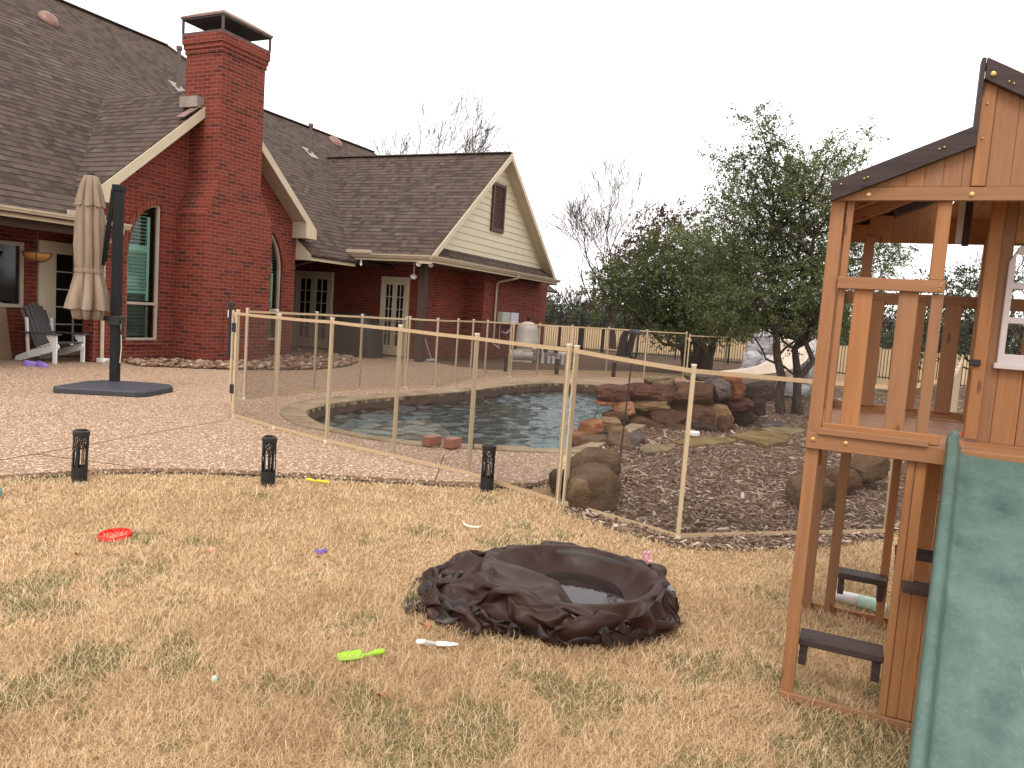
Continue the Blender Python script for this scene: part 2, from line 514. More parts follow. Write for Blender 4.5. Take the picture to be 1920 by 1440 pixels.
def water_mat():
    m = N('pool_water'); co = m.coords()
    w1 = m.noise(m.mapping(co, (1, 1.6, 1), (0, 0, rad(25))), 5.5, 3, .55, dist=.8).outputs[0]
    w2 = m.noise(co, 2.2, 2).outputs[0]
    h = m.math('ADD', w1, m.math('MULTIPLY', w2, .8))
    b = m.n('ShaderNodeBump', {'Height': h, 'Strength': .5, 'Distance': .03})
    tr = m.n('ShaderNodeBsdfTransparent', {0: (.78, .90, .90)})
    gl = m.n('ShaderNodeBsdfGlossy', {'Color': (.86, .93, .96), 'Roughness': .04, 'Normal': b.outputs[0]})
    fr = m.n('ShaderNodeFresnel', {'IOR': 1.33, 'Normal': b.outputs[0]})
    mx = m.n('ShaderNodeMixShader', {0: fr.outputs[0]})
    m.t.links.new(tr.outputs[0], mx.inputs[1]); m.t.links.new(gl.outputs[0], mx.inputs[2]); m.t.links.new(mx.outputs[0], m.o.inputs[0])
    return m.m
MAT['water'] = water_mat()
def pool_mat(name, c0, c1):
    m = N(name); co = m.coords()
    n = m.noise(co, 3, 5).outputs[0]; v = m.noise(co, 45, 3).outputs[0]
    c = m.mix(m.ramp(n, [(.3, 0.0), (.7, 1.0)]), c0, c1)
    c = m.mix(.4, c, m.ramp(v, [(.3, .25), (.7, .75)]), 'OVERLAY')
    m.set(Base_Color=c, Roughness=.8)
    return m.m
MAT['poolfloor'] = pool_mat('pool_plaster', (.05, .125, .135), (.075, .165, .17))
MAT['poolshelf'] = pool_mat('pool_shelf', (.16, .115, .085), (.23, .165, .125))
MAT['pooltile'] = pool_mat('pool_waterline_stone', (.045, .026, .018), (.10, .055, .036))
def rock_mat(name, c0, c1, c2, moss=None):
    m = N(name); co = m.coords(); oi = m.n('ShaderNodeObjectInfo')
    sh = m.n('ShaderNodeVectorMath', {0: co}, operation='ADD')
    cm = m.n('ShaderNodeCombineXYZ', {0: m.math('MULTIPLY', oi.outputs['Random'], 37.0), 1: m.math('MULTIPLY', oi.outputs['Random'], 11.0), 2: 0.0})
    m.t.links.new(cm.outputs[0], sh.inputs[1])
    v = sh.outputs[0]
    a = m.noise(v, 2.6, 7, .65, dist=.5).outputs[0]; b = m.noise(m.mapping(v, (1, 1, 3)), 9, 6, .7).outputs[0]; f = m.noise(v, 48, 4).outputs[0]
    c = m.ramp(a, [(.28, c0), (.5, c1), (.72, c2)])
    c = m.mix(m.ramp(b, [(.45, 0.0), (.75, .75)]), c, c0)
    if moss: c = m.mix(m.ramp(m.noise(v, 4.5, 5).outputs[0], [(.55, 0.0), (.72, .6)]), c, moss)
    c = m.mix(.5, c, m.ramp(f, [(.25, .22), (.75, .78)]), 'OVERLAY')
    m.set(Base_Color=c, Roughness=.9, Specular_IOR_Level=.2)
    m.bump(m.math('ADD', m.math('MULTIPLY', b, .8), m.math('MULTIPLY', f, .5)), .85, .045)
    return m.m
MAT['r_brown'] = rock_mat('rock_brown', (.038, .020, .012), (.09, .046, .027), (.16, .085, .05))
MAT['r_red'] = rock_mat('rock_red', (.04, .017, .012), (.095, .038, .025), (.16, .072, .047))
MAT['r_orange'] = rock_mat('rock_orange', (.10, .035, .017), (.23, .085, .036), (.36, .17, .09), (.42, .28, .20))
MAT['r_tan'] = rock_mat('rock_tan', (.10, .055, .028), (.21, .125, .066), (.33, .23, .13))
MAT['r_buff'] = rock_mat('rock_buff', (.11, .08, .045), (.22, .165, .09), (.33, .26, .155))
MAT['r_yellow'] = rock_mat('rock_yellow', (.10, .065, .025), (.20, .14, .055), (.30, .22, .11))
MAT['r_grey'] = rock_mat('rock_grey', (.05, .035, .032), (.11, .085, .08), (.19, .16, .15))
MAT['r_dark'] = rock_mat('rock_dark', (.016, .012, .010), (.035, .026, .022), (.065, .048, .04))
MAT['r_taupe'] = rock_mat('rock_taupe', (.06, .035, .02), (.125, .078, .043), (.20, .135, .082), (.13, .08, .035))
MAT['r_pink'] = rock_mat('rock_pink', (.22, .10, .075), (.36, .20, .155), (.48, .32, .26))
MAT['r_white'] = rock_mat('rock_white', (.30, .28, .29), (.46, .44, .46), (.60, .59, .60))
def coping_mat():
    m = N('coping_stone'); co = m.coords(); oi = m.n('ShaderNodeObjectInfo')
    a = m.noise(co, 2.2, 6).outputs[0]; f = m.noise(co, 35, 4).outputs[0]
    c = m.ramp(a, [(.3, (.16, .11, .065)), (.5, (.26, .19, .115)), (.7, (.36, .28, .18))])
    c = m.mix(.45, c, m.ramp(f, [(.25, .25), (.75, .75)]), 'OVERLAY')
    m.set(Base_Color=c, Roughness=.85, Specular_IOR_Level=.25)
    m.bump(f, .4, .01)
    return m.m
MAT['coping'] = coping_mat()
def bark(name, c0, c1):
    m = N(name); co = m.coords()
    n = m.noise(m.mapping(co, (14, 14, 2.2)), 2.0, 6).outputs[0]
    m.set(Base_Color=m.ramp(n, [(.3, c0), (.7, c1)]), Roughness=.95, Specular_IOR_Level=.1)
    m.bump(n, .8, .02)
    return m.m
MAT['bark'] = bark('bark', (.028, .022, .018), (.085, .07, .058))
MAT['twig'] = bark('twig_bark', (.035, .026, .022), (.075, .056, .048))
def tarp_mat():
    m = N('tarp'); co = m.coords('UV')
    n = m.noise(co, 5, 5).outputs[0]; dirt = m.noise(co, 14, 5).outputs[0]
    c = m.ramp(n, [(.3, (.024, .0098, .0070)), (.7, (.036, .0155, .0112))])
    c = m.mix(m.ramp(dirt, [(.6, 0.0), (.85, .12)]), c, (.10, .075, .06))
    back = m.n('ShaderNodeNewGeometry').outputs['Backfacing']
    c = m.mix(back, c, m.mix(m.ramp(m.noise(co, 2.2, 2).outputs[0], [(.56, 0.0), (.62, 1.0)]), (.018, .010, .008), (.17, .165, .17)))
    m.set(Base_Color=c, Roughness=m.ramp(dirt, [(.3, .33), (.7, .48)]), Specular_IOR_Level=.2)
    m.bump(m.noise(co, 700, 1).outputs[0], .12, .0006)
    return m.m
MAT['tarp'] = tarp_mat()
SLIDE_DIRT = [((.625, -.237, .963), .062), ((.606, -.51, .793), .066), ((.577, -.868, .537), .055), ((.508, -.143, 1.018), .055), ((.491, -.41, .858), .055)]
def slide_mat():
    m = N('green_slide'); co = m.coords()
    a = m.noise(co, 6, 6, .7).outputs[0]; b = m.noise(co, 70, 4).outputs[0]; d = m.noise(m.mapping(co, (1, .5, 1)), 3.2, 2).outputs[0]
    c = m.ramp(a, [(.3, (.046, .082, .067)), (.5, (.068, .113, .094)), (.72, (.100, .152, .128))])
    c = m.mix(m.ramp(b, [(.5, 0.0), (.8, .35)]), c, (.15, .20, .172))
    c = m.mix(m.ramp(d, [(.62, 0.0), (.74, .75)]), c, (.022, .045, .044))
    wob = m.n('ShaderNodeVectorMath', {0: m.noise(co, 28, 3).outputs[1]}, operation='SCALE'); wob.inputs['Scale'].default_value = .055
    cw = m.n('ShaderNodeVectorMath', {0: co, 1: wob.outputs[0]}, operation='ADD').outputs[0]
    for (x, y, z), r0 in SLIDE_DIRT:          # grimy spots where rain water dries up
        dn = m.n('ShaderNodeVectorMath', {0: cw}, operation='DISTANCE'); dn.inputs[1].default_value = (x + .027, y + .027, z + .027)
        c = m.mix(m.ramp(dn.outputs['Value'], [(r0 * .1, .6), (r0 * .5, .3), (r0, 0.0)]), c, (.020, .042, .044))
    scr = m.noise(m.mapping(co, (40, 3, 3), (0, 0, .5)), 2.0, 3).outputs[0]
    c = m.mix(m.ramp(scr, [(.72, 0.0), (.78, .3)]), c, (.32, .38, .35))
    m.set(Base_Color=c, Roughness=.5, Specular_IOR_Level=.35)
    m.bump(b, .12, .002)
    return m.m
MAT['slide'] = slide_mat()
MAT['cream'] = plain('cream_fibreglass', (.62, .50, .40), .4, .06, 3)
MAT['gold'] = plain('zinc_bolt', (.55, .38, .13), .35, .1, metal=.8)
MAT['winframe'] = plain('playset_window_frame', (.50, .43, .43), .5, .06)
MAT['cardboard'] = plain('cardboard', (.25, .165, .10), .85, .1, 4)
MAT['chairgrey'] = plain('chair_grey', (.065, .062, .062), .6, .12)
MAT['lampglass'] = plain('amber_lamp_glass', (.50, .24, .06), .4, .15)
for k, c in dict(red=(.62, .012, .012), lime=(.28, .60, .012), purple=(.13, .06, .33), violet=(.20, .13, .42), yellow=(.70, .55, .03), mint=(.42, .62, .50),
                 teal=(.16, .26, .26), orange=(.60, .17, .05), pinkish=(.60, .30, .38), coral=(.55, .25, .16), brickpink=(.27, .105, .075), rope=(.62, .55, .44), leafbrown=(.30, .12, .04)).items():
    MAT[k] = plain('paint_' + k, c, .45, .08, 20)
def puddle_mat():
    m = N('puddle'); co = m.coords()
    tr = m.n('ShaderNodeBsdfTransparent', {0: (.75, .72, .70)})
    b = m.n('ShaderNodeBump', {'Height': m.noise(co, 30, 2).outputs[0], 'Strength': .05, 'Distance': .01})
    gl = m.n('ShaderNodeBsdfGlossy', {'Color': (1, 1, 1), 'Roughness': .03, 'Normal': b.outputs[0]})
    fr = m.n('ShaderNodeFresnel', {'IOR': 1.45})
    mx = m.n('ShaderNodeMixShader', {0: fr.outputs[0]})
    m.t.links.new(tr.outputs[0], mx.inputs[1]); m.t.links.new(gl.outputs[0], mx.inputs[2]); m.t.links.new(mx.outputs[0], m.o.inputs[0])
    return m.m
MAT['poolwall'] = plain('pool_wall_plastic', (.03, .022, .02), .5, .1)
MAT['darksoil'] = plain('dark_soil', (.022, .015, .012), .95, .3, 30, .1)
MAT['ridge'] = plain('ridge_shingle', (.105, .078, .063), .95, .35, 4, .15)
MAT['puddle'] = puddle_mat()
# ------------------------------------------------------------------ ground, deck, pool
ident = lambda u, v, w: Vector((u, v, w))
POOL_IN = catmull([gnd(x, y, .05)[:2] for x, y in ((575, 775), (581, 766), (626, 756), (705, 746), (798, 739), (884, 731.5), (953, 723), (1004, 719), (1059, 718),
          (1140, 724), (1215, 740), (1215, 775), (1150, 808), (1085, 836), (1030, 840), (970, 837), (867, 831.5), (795, 828), (764, 825), (678, 813), (612, 797), (583, 783))], 4)
POOL_OUT = catmull([gnd(x, y, .05)[:2] for x, y in ((527, 771), (540, 759), (592, 747), (705, 738), (798, 732), (884, 726), (953, 716.5), (1004, 713.5), (1059, 713),
          (1145, 718), (1235, 736), (1240, 778), (1160, 818), (1095, 846), (1035, 847), (970, 845), (867, 839), (795, 835), (764, 831.5), (681, 820), (626, 809), (564, 797), (533, 783))], 4)
# the lawn: one sheet to the horizon with a hole for the pool
lawn = MB()
R = 900
lawn.plate([(-R, -40), (R, -40), (R, R), (-R, R)], [POOL_OUT], ident, 0.0)
tag(lawn.build('lawn', MAT['lawn'], fix=False, up=True), kind='structure')
# patio deck of exposed aggregate
DECK_FRONT = [gnd(x, y, 0)[:2] for x, y in ((-500, 960), (-200, 925), (0, 900), (150, 889), (300, 885), (450, 889), (600, 896), (700, 902), (850, 910), (950, 914), (1000, 912), (1040, 902))]
DECK = DECK_FRONT + [gnd(x, y, 0)[:2] for x, y in ((1062, 880), (1085, 858), (1130, 838))] + \
    [gnd(x, y, 0)[:2] for x, y in ((1250, 780), (1300, 735), (1300, 716), (1200, 710), (1060, 703), (960, 700), (880, 692), (860, 690), (805, 680))] + \
    [hw(6.9, -.6)[:2], hw(6.9, 4)[:2], hw(-14, 4)[:2]]
dk = MB()
dk.plate(DECK, [POOL_OUT], ident, .035, 0.003)
tag(dk.build('patio_deck', MAT['aggregate']), kind='structure')
# dark soil gap along the lawn edge of the deck
def strip(line, w, z):
    m = MB()
    P = [Vector((p[0], p[1], 0)) for p in line]
    vs = []
    for i, p in enumerate(P):
        t = (P[min(i + 1, len(P) - 1)] - P[max(0, i - 1)]).normalized(); n = Vector((t.y, -t.x, 0))
        if n.y > 0: n = -n
        vs += [p + Vector((0, 0, z)), p + n * w + Vector((0, 0, z))]
    m.add(vs, [(2 * i, 2 * i + 1, 2 * i + 3, 2 * i + 2) for i in range(len(P) - 1)])
    return m
tag(strip(catmull(DECK_FRONT, 5, False), .085, .004).build('soil_strip', MAT['darksoil'], fix=False, up=True), kind='structure')
# scored joints of the deck: narrow grooves filled with dark sealant
jt = MB()
for (a, b) in (((815, 905), (832, 852)), ((0, 862), (420, 788)), ((330, 885), (60, 850)), ((595, 745), (450, 735))):
    p = gnd(*a, .039); q = gnd(*b, .039); n = (q - p).normalized().cross(Vector((0, 0, 1))) * .005
    jt.add([p - n, p + n, q + n, q - n], [(0, 1, 2, 3)])
tag(jt.build('deck_joint', MAT['soil'], fix=False, up=True), kind='structure')
# coping: separate flat stones round the pool
cp = MB()
def resample(loop, n):
    L = [Vector((p[0], p[1], 0)) for p in loop]; L.append(L[0])
    ds = [0]
    for i in range(1, len(L)): ds.append(ds[-1] + (L[i] - L[i - 1]).length)
    out = []
    for k in range(n):
        s_ = ds[-1] * k / n
        i = max(j for j in range(len(L) - 1) if ds[j] <= s_ + 1e-9)
        t = (s_ - ds[i]) / max(1e-9, ds[i + 1] - ds[i])
        out.append(L[i].lerp(L[i + 1], t))
    return out
rin = resample(POOL_IN, 240)
rnd = random.Random(3)
def nearest(p, loop):
    best = None
    L = [Vector((q[0], q[1], 0)) for q in loop]
    for i in range(len(L)):
        a = L[i]; b = L[(i + 1) % len(L)]; ab = b - a
        t = max(0, min(1, (p - a).dot(ab) / max(1e-9, ab.dot(ab)))); c = a + ab * t
        if best is None or (c - p).length < (best - p).length: best = c
    return best
rout = [nearest(p, POOL_OUT) for p in rin]
i = 0
while i < 240:
    n = min(rnd.randint(4, 7), 240 - i)
    top = .052 + rnd.uniform(-.004, .004)
    idx = [(i + k) % 240 for k in range(n + 1)]
    I = [rin[k].copy() for k in idx]; Oo = [rout[k].copy() for k in idx]
    g_ = .012
    for Lk in (I, Oo):
        d_ = (Lk[1] - Lk[0]); Lk[0] += d_.normalized() * min(g_ / 2, d_.length * .3)
        d_ = (Lk[-2] - Lk[-1]); Lk[-1] += d_.normalized() * min(g_ / 2, d_.length * .3)
    vs = []; fs = []
    for z in (-.02, top):
        vs += [Vector((p.x, p.y, z)) for p in I] + [Vector((p.x, p.y, z)) for p in Oo]
    m_ = n + 1
    for k in range(n):
        fs += [(k, k + 1, m_ + k + 1, m_ + k), (2 * m_ + k, 2 * m_ + k + 1, 3 * m_ + k + 1, 3 * m_ + k),
               (k, k + 1, 2 * m_ + k + 1, 2 * m_ + k), (m_ + k, m_ + k + 1, 3 * m_ + k + 1, 3 * m_ + k)]
    fs += [(0, m_, 3 * m_, 2 * m_), (n, m_ + n, 3 * m_ + n, 2 * m_ + n)]
    cp.add(vs, fs)
    i += n
tag(cp.build('pool_coping', MAT['coping'], bevel=.006), kind='structure')
# pool shell, shelf, water
ps = MB()
n = len(POOL_IN)
ps.add([Vector((p[0], p[1], z)) for z in (.03, -.24, -1.3) for p in POOL_IN], [(i, (i + 1) % n, n + (i + 1) % n, n + i) for i in range(n)], mi=0)
ps.add([Vector((p[0], p[1], z)) for z in (-.24, -1.3) for p in POOL_IN], [(i, (i + 1) % n, n + (i + 1) % n, n + i) for i in range(n)], mi=1)
ps.plate(POOL_IN, [], ident, -1.3, mi=1)
tag(ps.build('pool_basin', [MAT['pooltile'], MAT['poolfloor']], fix=False), kind='structure')
sh = MB()
lim = gnd(775, 790, -.1).x
shp = [p for p in POOL_IN if p[0] < lim]
ya = [p[1] for p in shp if p[0] > lim - .35]
for k in range(1, 10):
    t_ = k / 10; shp.append((lim + .55 * math.sin(math.pi * t_), min(ya) + (max(ya) - min(ya)) * t_))
shc = sorted(shp, key=lambda p: math.atan2(p[1] - 9.6, p[0] - (lim - .9)))
sh.plate(shc, [], ident, -.36, -1.3)
tag(sh.build('pool_shelf', MAT['poolshelf']), kind='structure')
def water():
    P = np.array(POOL_OUT); lo = P.min(0); hi = P.max(0); st = .045
    xs = np.arange(lo[0], hi[0], st); ys = np.arange(lo[1], hi[1], st)
    X, Y = np.meshgrid(xs, ys, indexing='ij'); r = np.random.default_rng(8); Z = np.zeros_like(X)
    for k in range(26):
        lam = r.uniform(.16, .55); a = r.normal(.5, .9); amp = .0042 * (lam / .3) ** 1.0
        Z += amp * np.sin(2 * np.pi / lam * (X * np.cos(a) + Y * np.sin(a)) + r.uniform(0, 6.3) + .8 * np.sin(X * 1.3 + k) + .8 * np.sin(Y * 1.7 + 2 * k))
    Z *= .62 + .38 * np.sin(X * 1.1 + .6 * Y) * np.sin(Y * .9 - .4 * X)
    V = np.stack([X, Y, Z - .115], -1).reshape(-1, 3); nx, ny = X.shape
    idx = np.arange(nx * ny).reshape(nx, ny)
    F_ = np.stack([idx[:-1, :-1], idx[1:, :-1], idx[1:, 1:], idx[:-1, 1:]], -1).reshape(-1, 4)
    F_ = F_[inside(V[F_].mean(1)[:, :2], POOL_OUT)]
    used = np.unique(F_); mp = np.zeros(len(V), int); mp[used] = np.arange(len(used))
    tag(fast_mesh('pool_water', V[used], mp[F_].ravel(), np.full(len(F_), 4), MAT['water'], smooth=True), kind='structure')
water()
# planted bed of wood mulch inside the fence
BED = [gnd(x, y, 0)[:2] for x, y in ((1040, 905), (1052, 940), (1062, 965), (1130, 988), (1200, 1010), (1275, 1030), (1400, 1036), (1530, 1030), (1660, 1014), (1705, 985), (1765, 938), (1850, 850), (1950, 800), (2100, 765),
       (2000, 735), (1700, 722), (1560, 724), (1420, 735), (1300, 718), (1290, 750), (1200, 800), (1090, 858))]
bd = MB(); bd.plate(BED, [], ident, .008)
tag(bd.build('mulch_bed', MAT['soil'], fix=False, up=True), kind='structure')
def flat_bits(name, poly, count, size, mat, z=.012, lift=.02, near=None, kind='stuff', asp=(.10, .32), seed=1, label=None, cat=None, holes=()):
    """loose flat chips lying over a polygon"""
    r = np.random.default_rng(seed)
    P = np.array(poly); lo = P.min(0); hi = P.max(0)
    pts = np.zeros((0, 2))
    while len(pts) < count:
        q = r.uniform(lo, hi, (count * 2, 2))
        q = q[inside(q, poly)]
        for h_ in holes: q = q[~inside(q, h_)]
        if near is not None:
            dd = np.linalg.norm(q - np.array(near), axis=1)
            q = q[r.uniform(0, 1, len(q)) < np.clip((near_ref / dd) ** 1.4, 0, 1)]
        pts = np.vstack([pts, q])
    pts = pts[:count]
    L = size * r.lognormal(-.1, .5, count) ; Wd = L * r.uniform(asp[0], asp[1], count); T = Wd * .35
    yaw = r.uniform(0, 2 * np.pi, count); pit = r.normal(0, .28, count); rol = r.normal(0, .3, count)
    c, s_ = np.cos(yaw), np.sin(yaw)
    X = np.stack([c * np.cos(pit), s_ * np.cos(pit), np.sin(pit)], 1)
    Y = np.stack([-s_ * np.cos(rol), c * np.cos(rol), np.sin(rol)], 1)
    Z = np.cross(X, Y)
    C = np.concatenate([pts, (z + lift * r.uniform(0, 1, count))[:, None]], 1)
    corners = []
    for k in (-1, 1):
        for j in (-1, 1):
            for i in (-1, 1):
                corners.append(C + X * (i * L / 2)[:, None] + Y * (j * Wd / 2 * (1 if i < 0 else .7))[:, None] + Z * (k * T / 2)[:, None])
    V = np.stack(corners, 1).reshape(-1, 3)
    fq = np.array([(4, 5, 7, 6), (0, 1, 5, 4), (2, 6, 7, 3), (0, 4, 6, 2), (1, 3, 7, 5)])
    Lp = (np.arange(count)[:, None, None] * 8 + fq[None]).reshape(-1)
    t = np.repeat(np.clip(r.beta(.9, 1.5, count), 0, 1), 5)
    return tag(fast_mesh(name, V, Lp, np.full(count * 5, 4), mat, attr=t), label, cat, kind=kind)
near_ref = 5.2
flat_bits('mulch', BED, 60000, .036, MAT['chip'], near=(0, 0), label='shredded brown and grey wood mulch covering the bed', cat='mulch')
# bed of river stones at the foot of the house
RIV = [gnd(x, y, 0)[:2] for x, y in ((236, 684), (255, 690), (330, 693), (430, 697), (530, 698), (600, 696), (650, 691), (674, 681), (650, 668), (600, 663))] + [hw(5.0, 1.2)[:2], hw(3.75, .82)[:2], hw(1.95, .82)[:2], hw(1.95, -.03)[:2], hw(-.03, -.03)[:2], hw(-.03, .82)[:2], hw(-1.2, .82)[:2]]
rb = MB(); rb.plate(RIV, [], ident, .043)
tag(rb.build('river_stone_bed', MAT['soil'], fix=False, up=True), kind='structure')
def pebbles(name, poly, count, size, mat, z, seed, label, cat):
    r = np.random.default_rng(seed)
    bm = bmesh.new(); bmesh.ops.create_icosphere(bm, subdivisions=1, radius=.5)
    bv = np.array([v.co[:] for v in bm.verts]); bf = np.array([[v.index for v in f.verts] for f in bm.faces]); bm.free()
    P = np.array(poly); q = r.uniform(P.min(0), P.max(0), (count * 12, 2)); q = q[inside(q, poly)][:count]; count = len(q)
    S = size * r.uniform(.45, 1.45, count)[:, None] * np.stack([r.uniform(.8, 1.4, count), r.uniform(.7, 1, count), r.uniform(.45, .75, count)], 1)
    yaw = r.uniform(0, 6.28, count); c, s_ = np.cos(yaw), np.sin(yaw)
    B_ = bv[None] * S[:, None, :] * (1 + r.normal(0, .07, (count, len(bv), 1)))
    V = np.stack([B_[..., 0] * c[:, None] - B_[..., 1] * s_[:, None] + q[:, :1], B_[..., 0] * s_[:, None] + B_[..., 1] * c[:, None] + q[:, 1:], B_[..., 2] + z + S[:, 2:3] * .3], 2).reshape(-1, 3)
    Lp = (np.arange(count)[:, None, None] * len(bv) + bf[None]).reshape(-1)
    t = np.repeat(r.beta(2, 2.2, count), len(bf))
    return tag(fast_mesh(name, V, Lp, np.full(count * len(bf), 3), mat, attr=t, smooth=True), label, cat, kind='stuff')
pebbles('river_stones', RIV, 1100, .115, MAT['pebble'], .05, 5, 'rounded brown river stones along the foot of the brick wall', 'river stones')
# bare earth strip by the pool equipment and under the far trees
EARTH = [hw(6.9, -.75)[:2], gnd(806, 683, 0)[:2]] + [gnd(x, y, 0)[:2] for x, y in ((860, 691), (900, 693), (1000, 694), (1100, 694), (1200, 697), (1320, 702), (1420, 700), (1420, 676), (1250, 664), (1100, 655))] + [hw(16.5, -1.2)[:2], hw(9.9, -1.2)[:2], hw(9.9, -.75)[:2]]
eb = MB(); eb.plate(EARTH, [], ident, .006)
tag(eb.build('bare_earth', MAT['soil'], fix=False, up=True), kind='structure')
# ------------------------------------------------------------------ the brick house (local axes: x along the front, y into the house)
house = thing('brick_house', 'large red brick house with brown shingle roofs, cream trim and a tall brick chimney', 'house', HO, H_ROT)
XZ = lambda u, v, w: Vector((u, w, v))      # plate in the plane of the front (w is depth)
YZ = lambda u, v, w: Vector((w, u, v))
def hbox(name, mat, *a, bevel=0, parent=house):
    return MB().box(*a).build(name, mat, parent, bevel=bevel)
GX = .93                                   # centre of the chimney gable
def arch(xc, xs, z0, zs, zt, n=14):
    """window outline: straight side at xc, quarter arch towards xs"""
    pts = [(xc, z0), (xc, zt)]
    for k in range(1, n + 1):
        a = math.pi / 2 * k / n
        pts.append((xc + (xs - xc) * math.sin(a), zs + (zt - zs) * math.cos(a)))
    pts.append((xs, z0))
    return pts
WINS = [(-.36, -1.14), (2.47, 3.25)]
holes = [arch(c, s, .45, 2.15, 3.22) for c, s in WINS]
gw = MB()
gw.plate([(-1.84, 0), (3.7, 0), (3.7, 3.3), (GX, 5.74), (-1.84, 3.3)], holes, XZ, .85, 1.07)
gw.build('gable_wall', MAT['brick'], house)
hbox('wall', MAT['brick'], -1.22, -1.0, 1.07, 2.05, 0, 3.2)
hbox('wall', MAT['brick'], 3.48, 3.7, 1.07, 6.5, 0, 3.25)
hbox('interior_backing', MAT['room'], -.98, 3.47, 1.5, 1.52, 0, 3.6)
for (c, s), hole in zip(WINS, holes):
    sg = 1 if s > c else -1
    win = MB()
    inner = arch(c + sg * .05, s - sg * .05, .50, 2.15, 3.17)
    win.plate(hole, [inner], XZ, .90, .98)
    lo, hi = min(c, s), max(c, s)
    win.box(lo + .045, hi - .045, .905, .965, 1.17, 1.225)
    w = win.build('window', MAT['casing'], house, bevel=.006)
    MB().plate(inner, [], XZ, .955, .958).build('pane', MAT['pane'], w)
    hbox('sill', MAT['brick'], lo - .06, hi + .06, .80, .90, .36, .448)
    # louvred shutter behind the pane, with its frame
    def xr(z):
        if z <= 2.15: return (lo + .07, hi - .07)
        t = min(1, max(0, (z - 2.15) / 1.0)); e = math.sqrt(max(0, 1 - t * t)) * .71
        return (c + sg * .07, c + sg * (.07 + max(0.0, e - .07))) if sg > 0 else (c - .07 - max(0.0, e - .07), c - .07)
    su = MB(); sd = MB()
    z = .56
    while z < 3.05:
        x0, x1 = xr(z)
        if x1 - x0 > .1 and abs(z - 1.2) > .06:
            fx = .16 if sg < 0 else .1
            xa, xb = x0, x1 - fx
            (su if z > 1.42 else sd).box(xa, xb, -.035, .035, -.004, .004, M=Matrix.Translation((0, 1.02, z)) @ Matrix.Rotation(rad(-52 if z < 2.32 else -16), 4, 'X'))
        z += .072
    x0, x1 = xr(1.0)
    su.box(x1 - .15, x1 - .085, 1.0, 1.04, 1.25, 2.95 if sg < 0 else 2.1)
    su.box(x0, x1 - .15, 1.0, 1.04, 2.25, 2.36)
    su.box(x0, x1 - .15, 1.0, 1.04, 1.40, 1.44)
    sd.box(x1 - .15, x1 - .085, 1.0, 1.04, .5, 1.16)
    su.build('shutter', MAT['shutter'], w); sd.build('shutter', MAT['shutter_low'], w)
    ring = arch(c - sg * .0, s + sg * .13, 2.0, 2.15, 3.35); ring2 = arch(c, s, 1.99, 2.15, 3.22)
    # rowlock arch of bricks, proud of the wall
    n = len(ring)
    ab = MB()
    for k in range(1, n - 2):
        q = [ring[k], ring[k + 1], ring2[k + 1], ring2[k]]
        ab.plate(q, [], XZ, .832, .86)
    ab.build('brick_arch', MAT['brick_arch'], house)
# chimney
ch = MB()
ch.box(0, 1.92, 0, .85, 0, 3.1)
sh_ = [(0, 0, 3.1), (1.92, 0, 3.1), (1.92, 1.0, 3.1), (0, 1.0, 3.1), (.27, 0.0, 3.82), (1.5, 0.0, 3.82), (1.5, 1.0, 3.82), (.27, 1.0, 3.82)]
ch.add(sh_, [(0, 1, 5, 4), (1, 2, 6, 5), (2, 3, 7, 6), (3, 0, 4, 7)])
ch.box(.27, 1.5, 0.0, 1.0, 3.82, 6.42)
chim = ch.build('chimney', MAT['brick'], house)
cb = MB()
for z0, z1, e in ((6.42, 6.52, .022), (6.52, 6.62, .045), (6.62, 6.80, .068)):
    cb.box(.27 - e, 1.5 + e, -e, 1.0 + e, z0, z1)
cb.build('brick_crown', MAT['brick'], chim)
cc = MB()
cc.box(.2, 1.57, -.07, 1.07, 6.80, 6.84)
for x in (.215, 1.555):
    for y in (-.055, 1.055):
        cc.box(x - .02, x + .02, y - .02, y + .02, 6.84, 7.17)
cap = cc.build('chimney_cap', MAT['capframe'], chim)
hd = MB()
hd.add([(.17, -.1, 7.17), (1.6, -.1, 7.17), (1.6, 1.1, 7.17), (.17, 1.1, 7.17), (.45, .18, 7.33), (1.32, .18, 7.33), (1.32, .82, 7.33), (.45, .82, 7.33), (.17, -.1, 7.13), (1.6, -.1, 7.13), (1.6, 1.1, 7.13), (.17, 1.1, 7.13)],
       [(0, 1, 5, 4), (1, 2, 6, 5), (2, 3, 7, 6), (3, 0, 4, 7), (4, 5, 6, 7), (8, 9, 1, 0), (9, 10, 2, 1), (10, 11, 3, 2), (11, 8, 0, 3), (8, 11, 10, 9)])
hd.build('cap_hood', MAT['copper'], chim)
dm = MB(); dm.box(.19, 1.58, -.08, 1.08, 7.10, 7.125); dm.build('cap_baffle', MAT['capdark'], chim)
# flashing where the gable roof meets the chimney
fl = MB(); fl.box(.08, .268, .45, .95, 5.30, 5.52); fl.build('chimney_flashing', MAT['flash'], house)
fl = MB(); fl.beam((-.25, .55, 5.0), (.25, .55, 5.38), .22, .02); fl.build('copper_flashing', MAT['copper'], house)
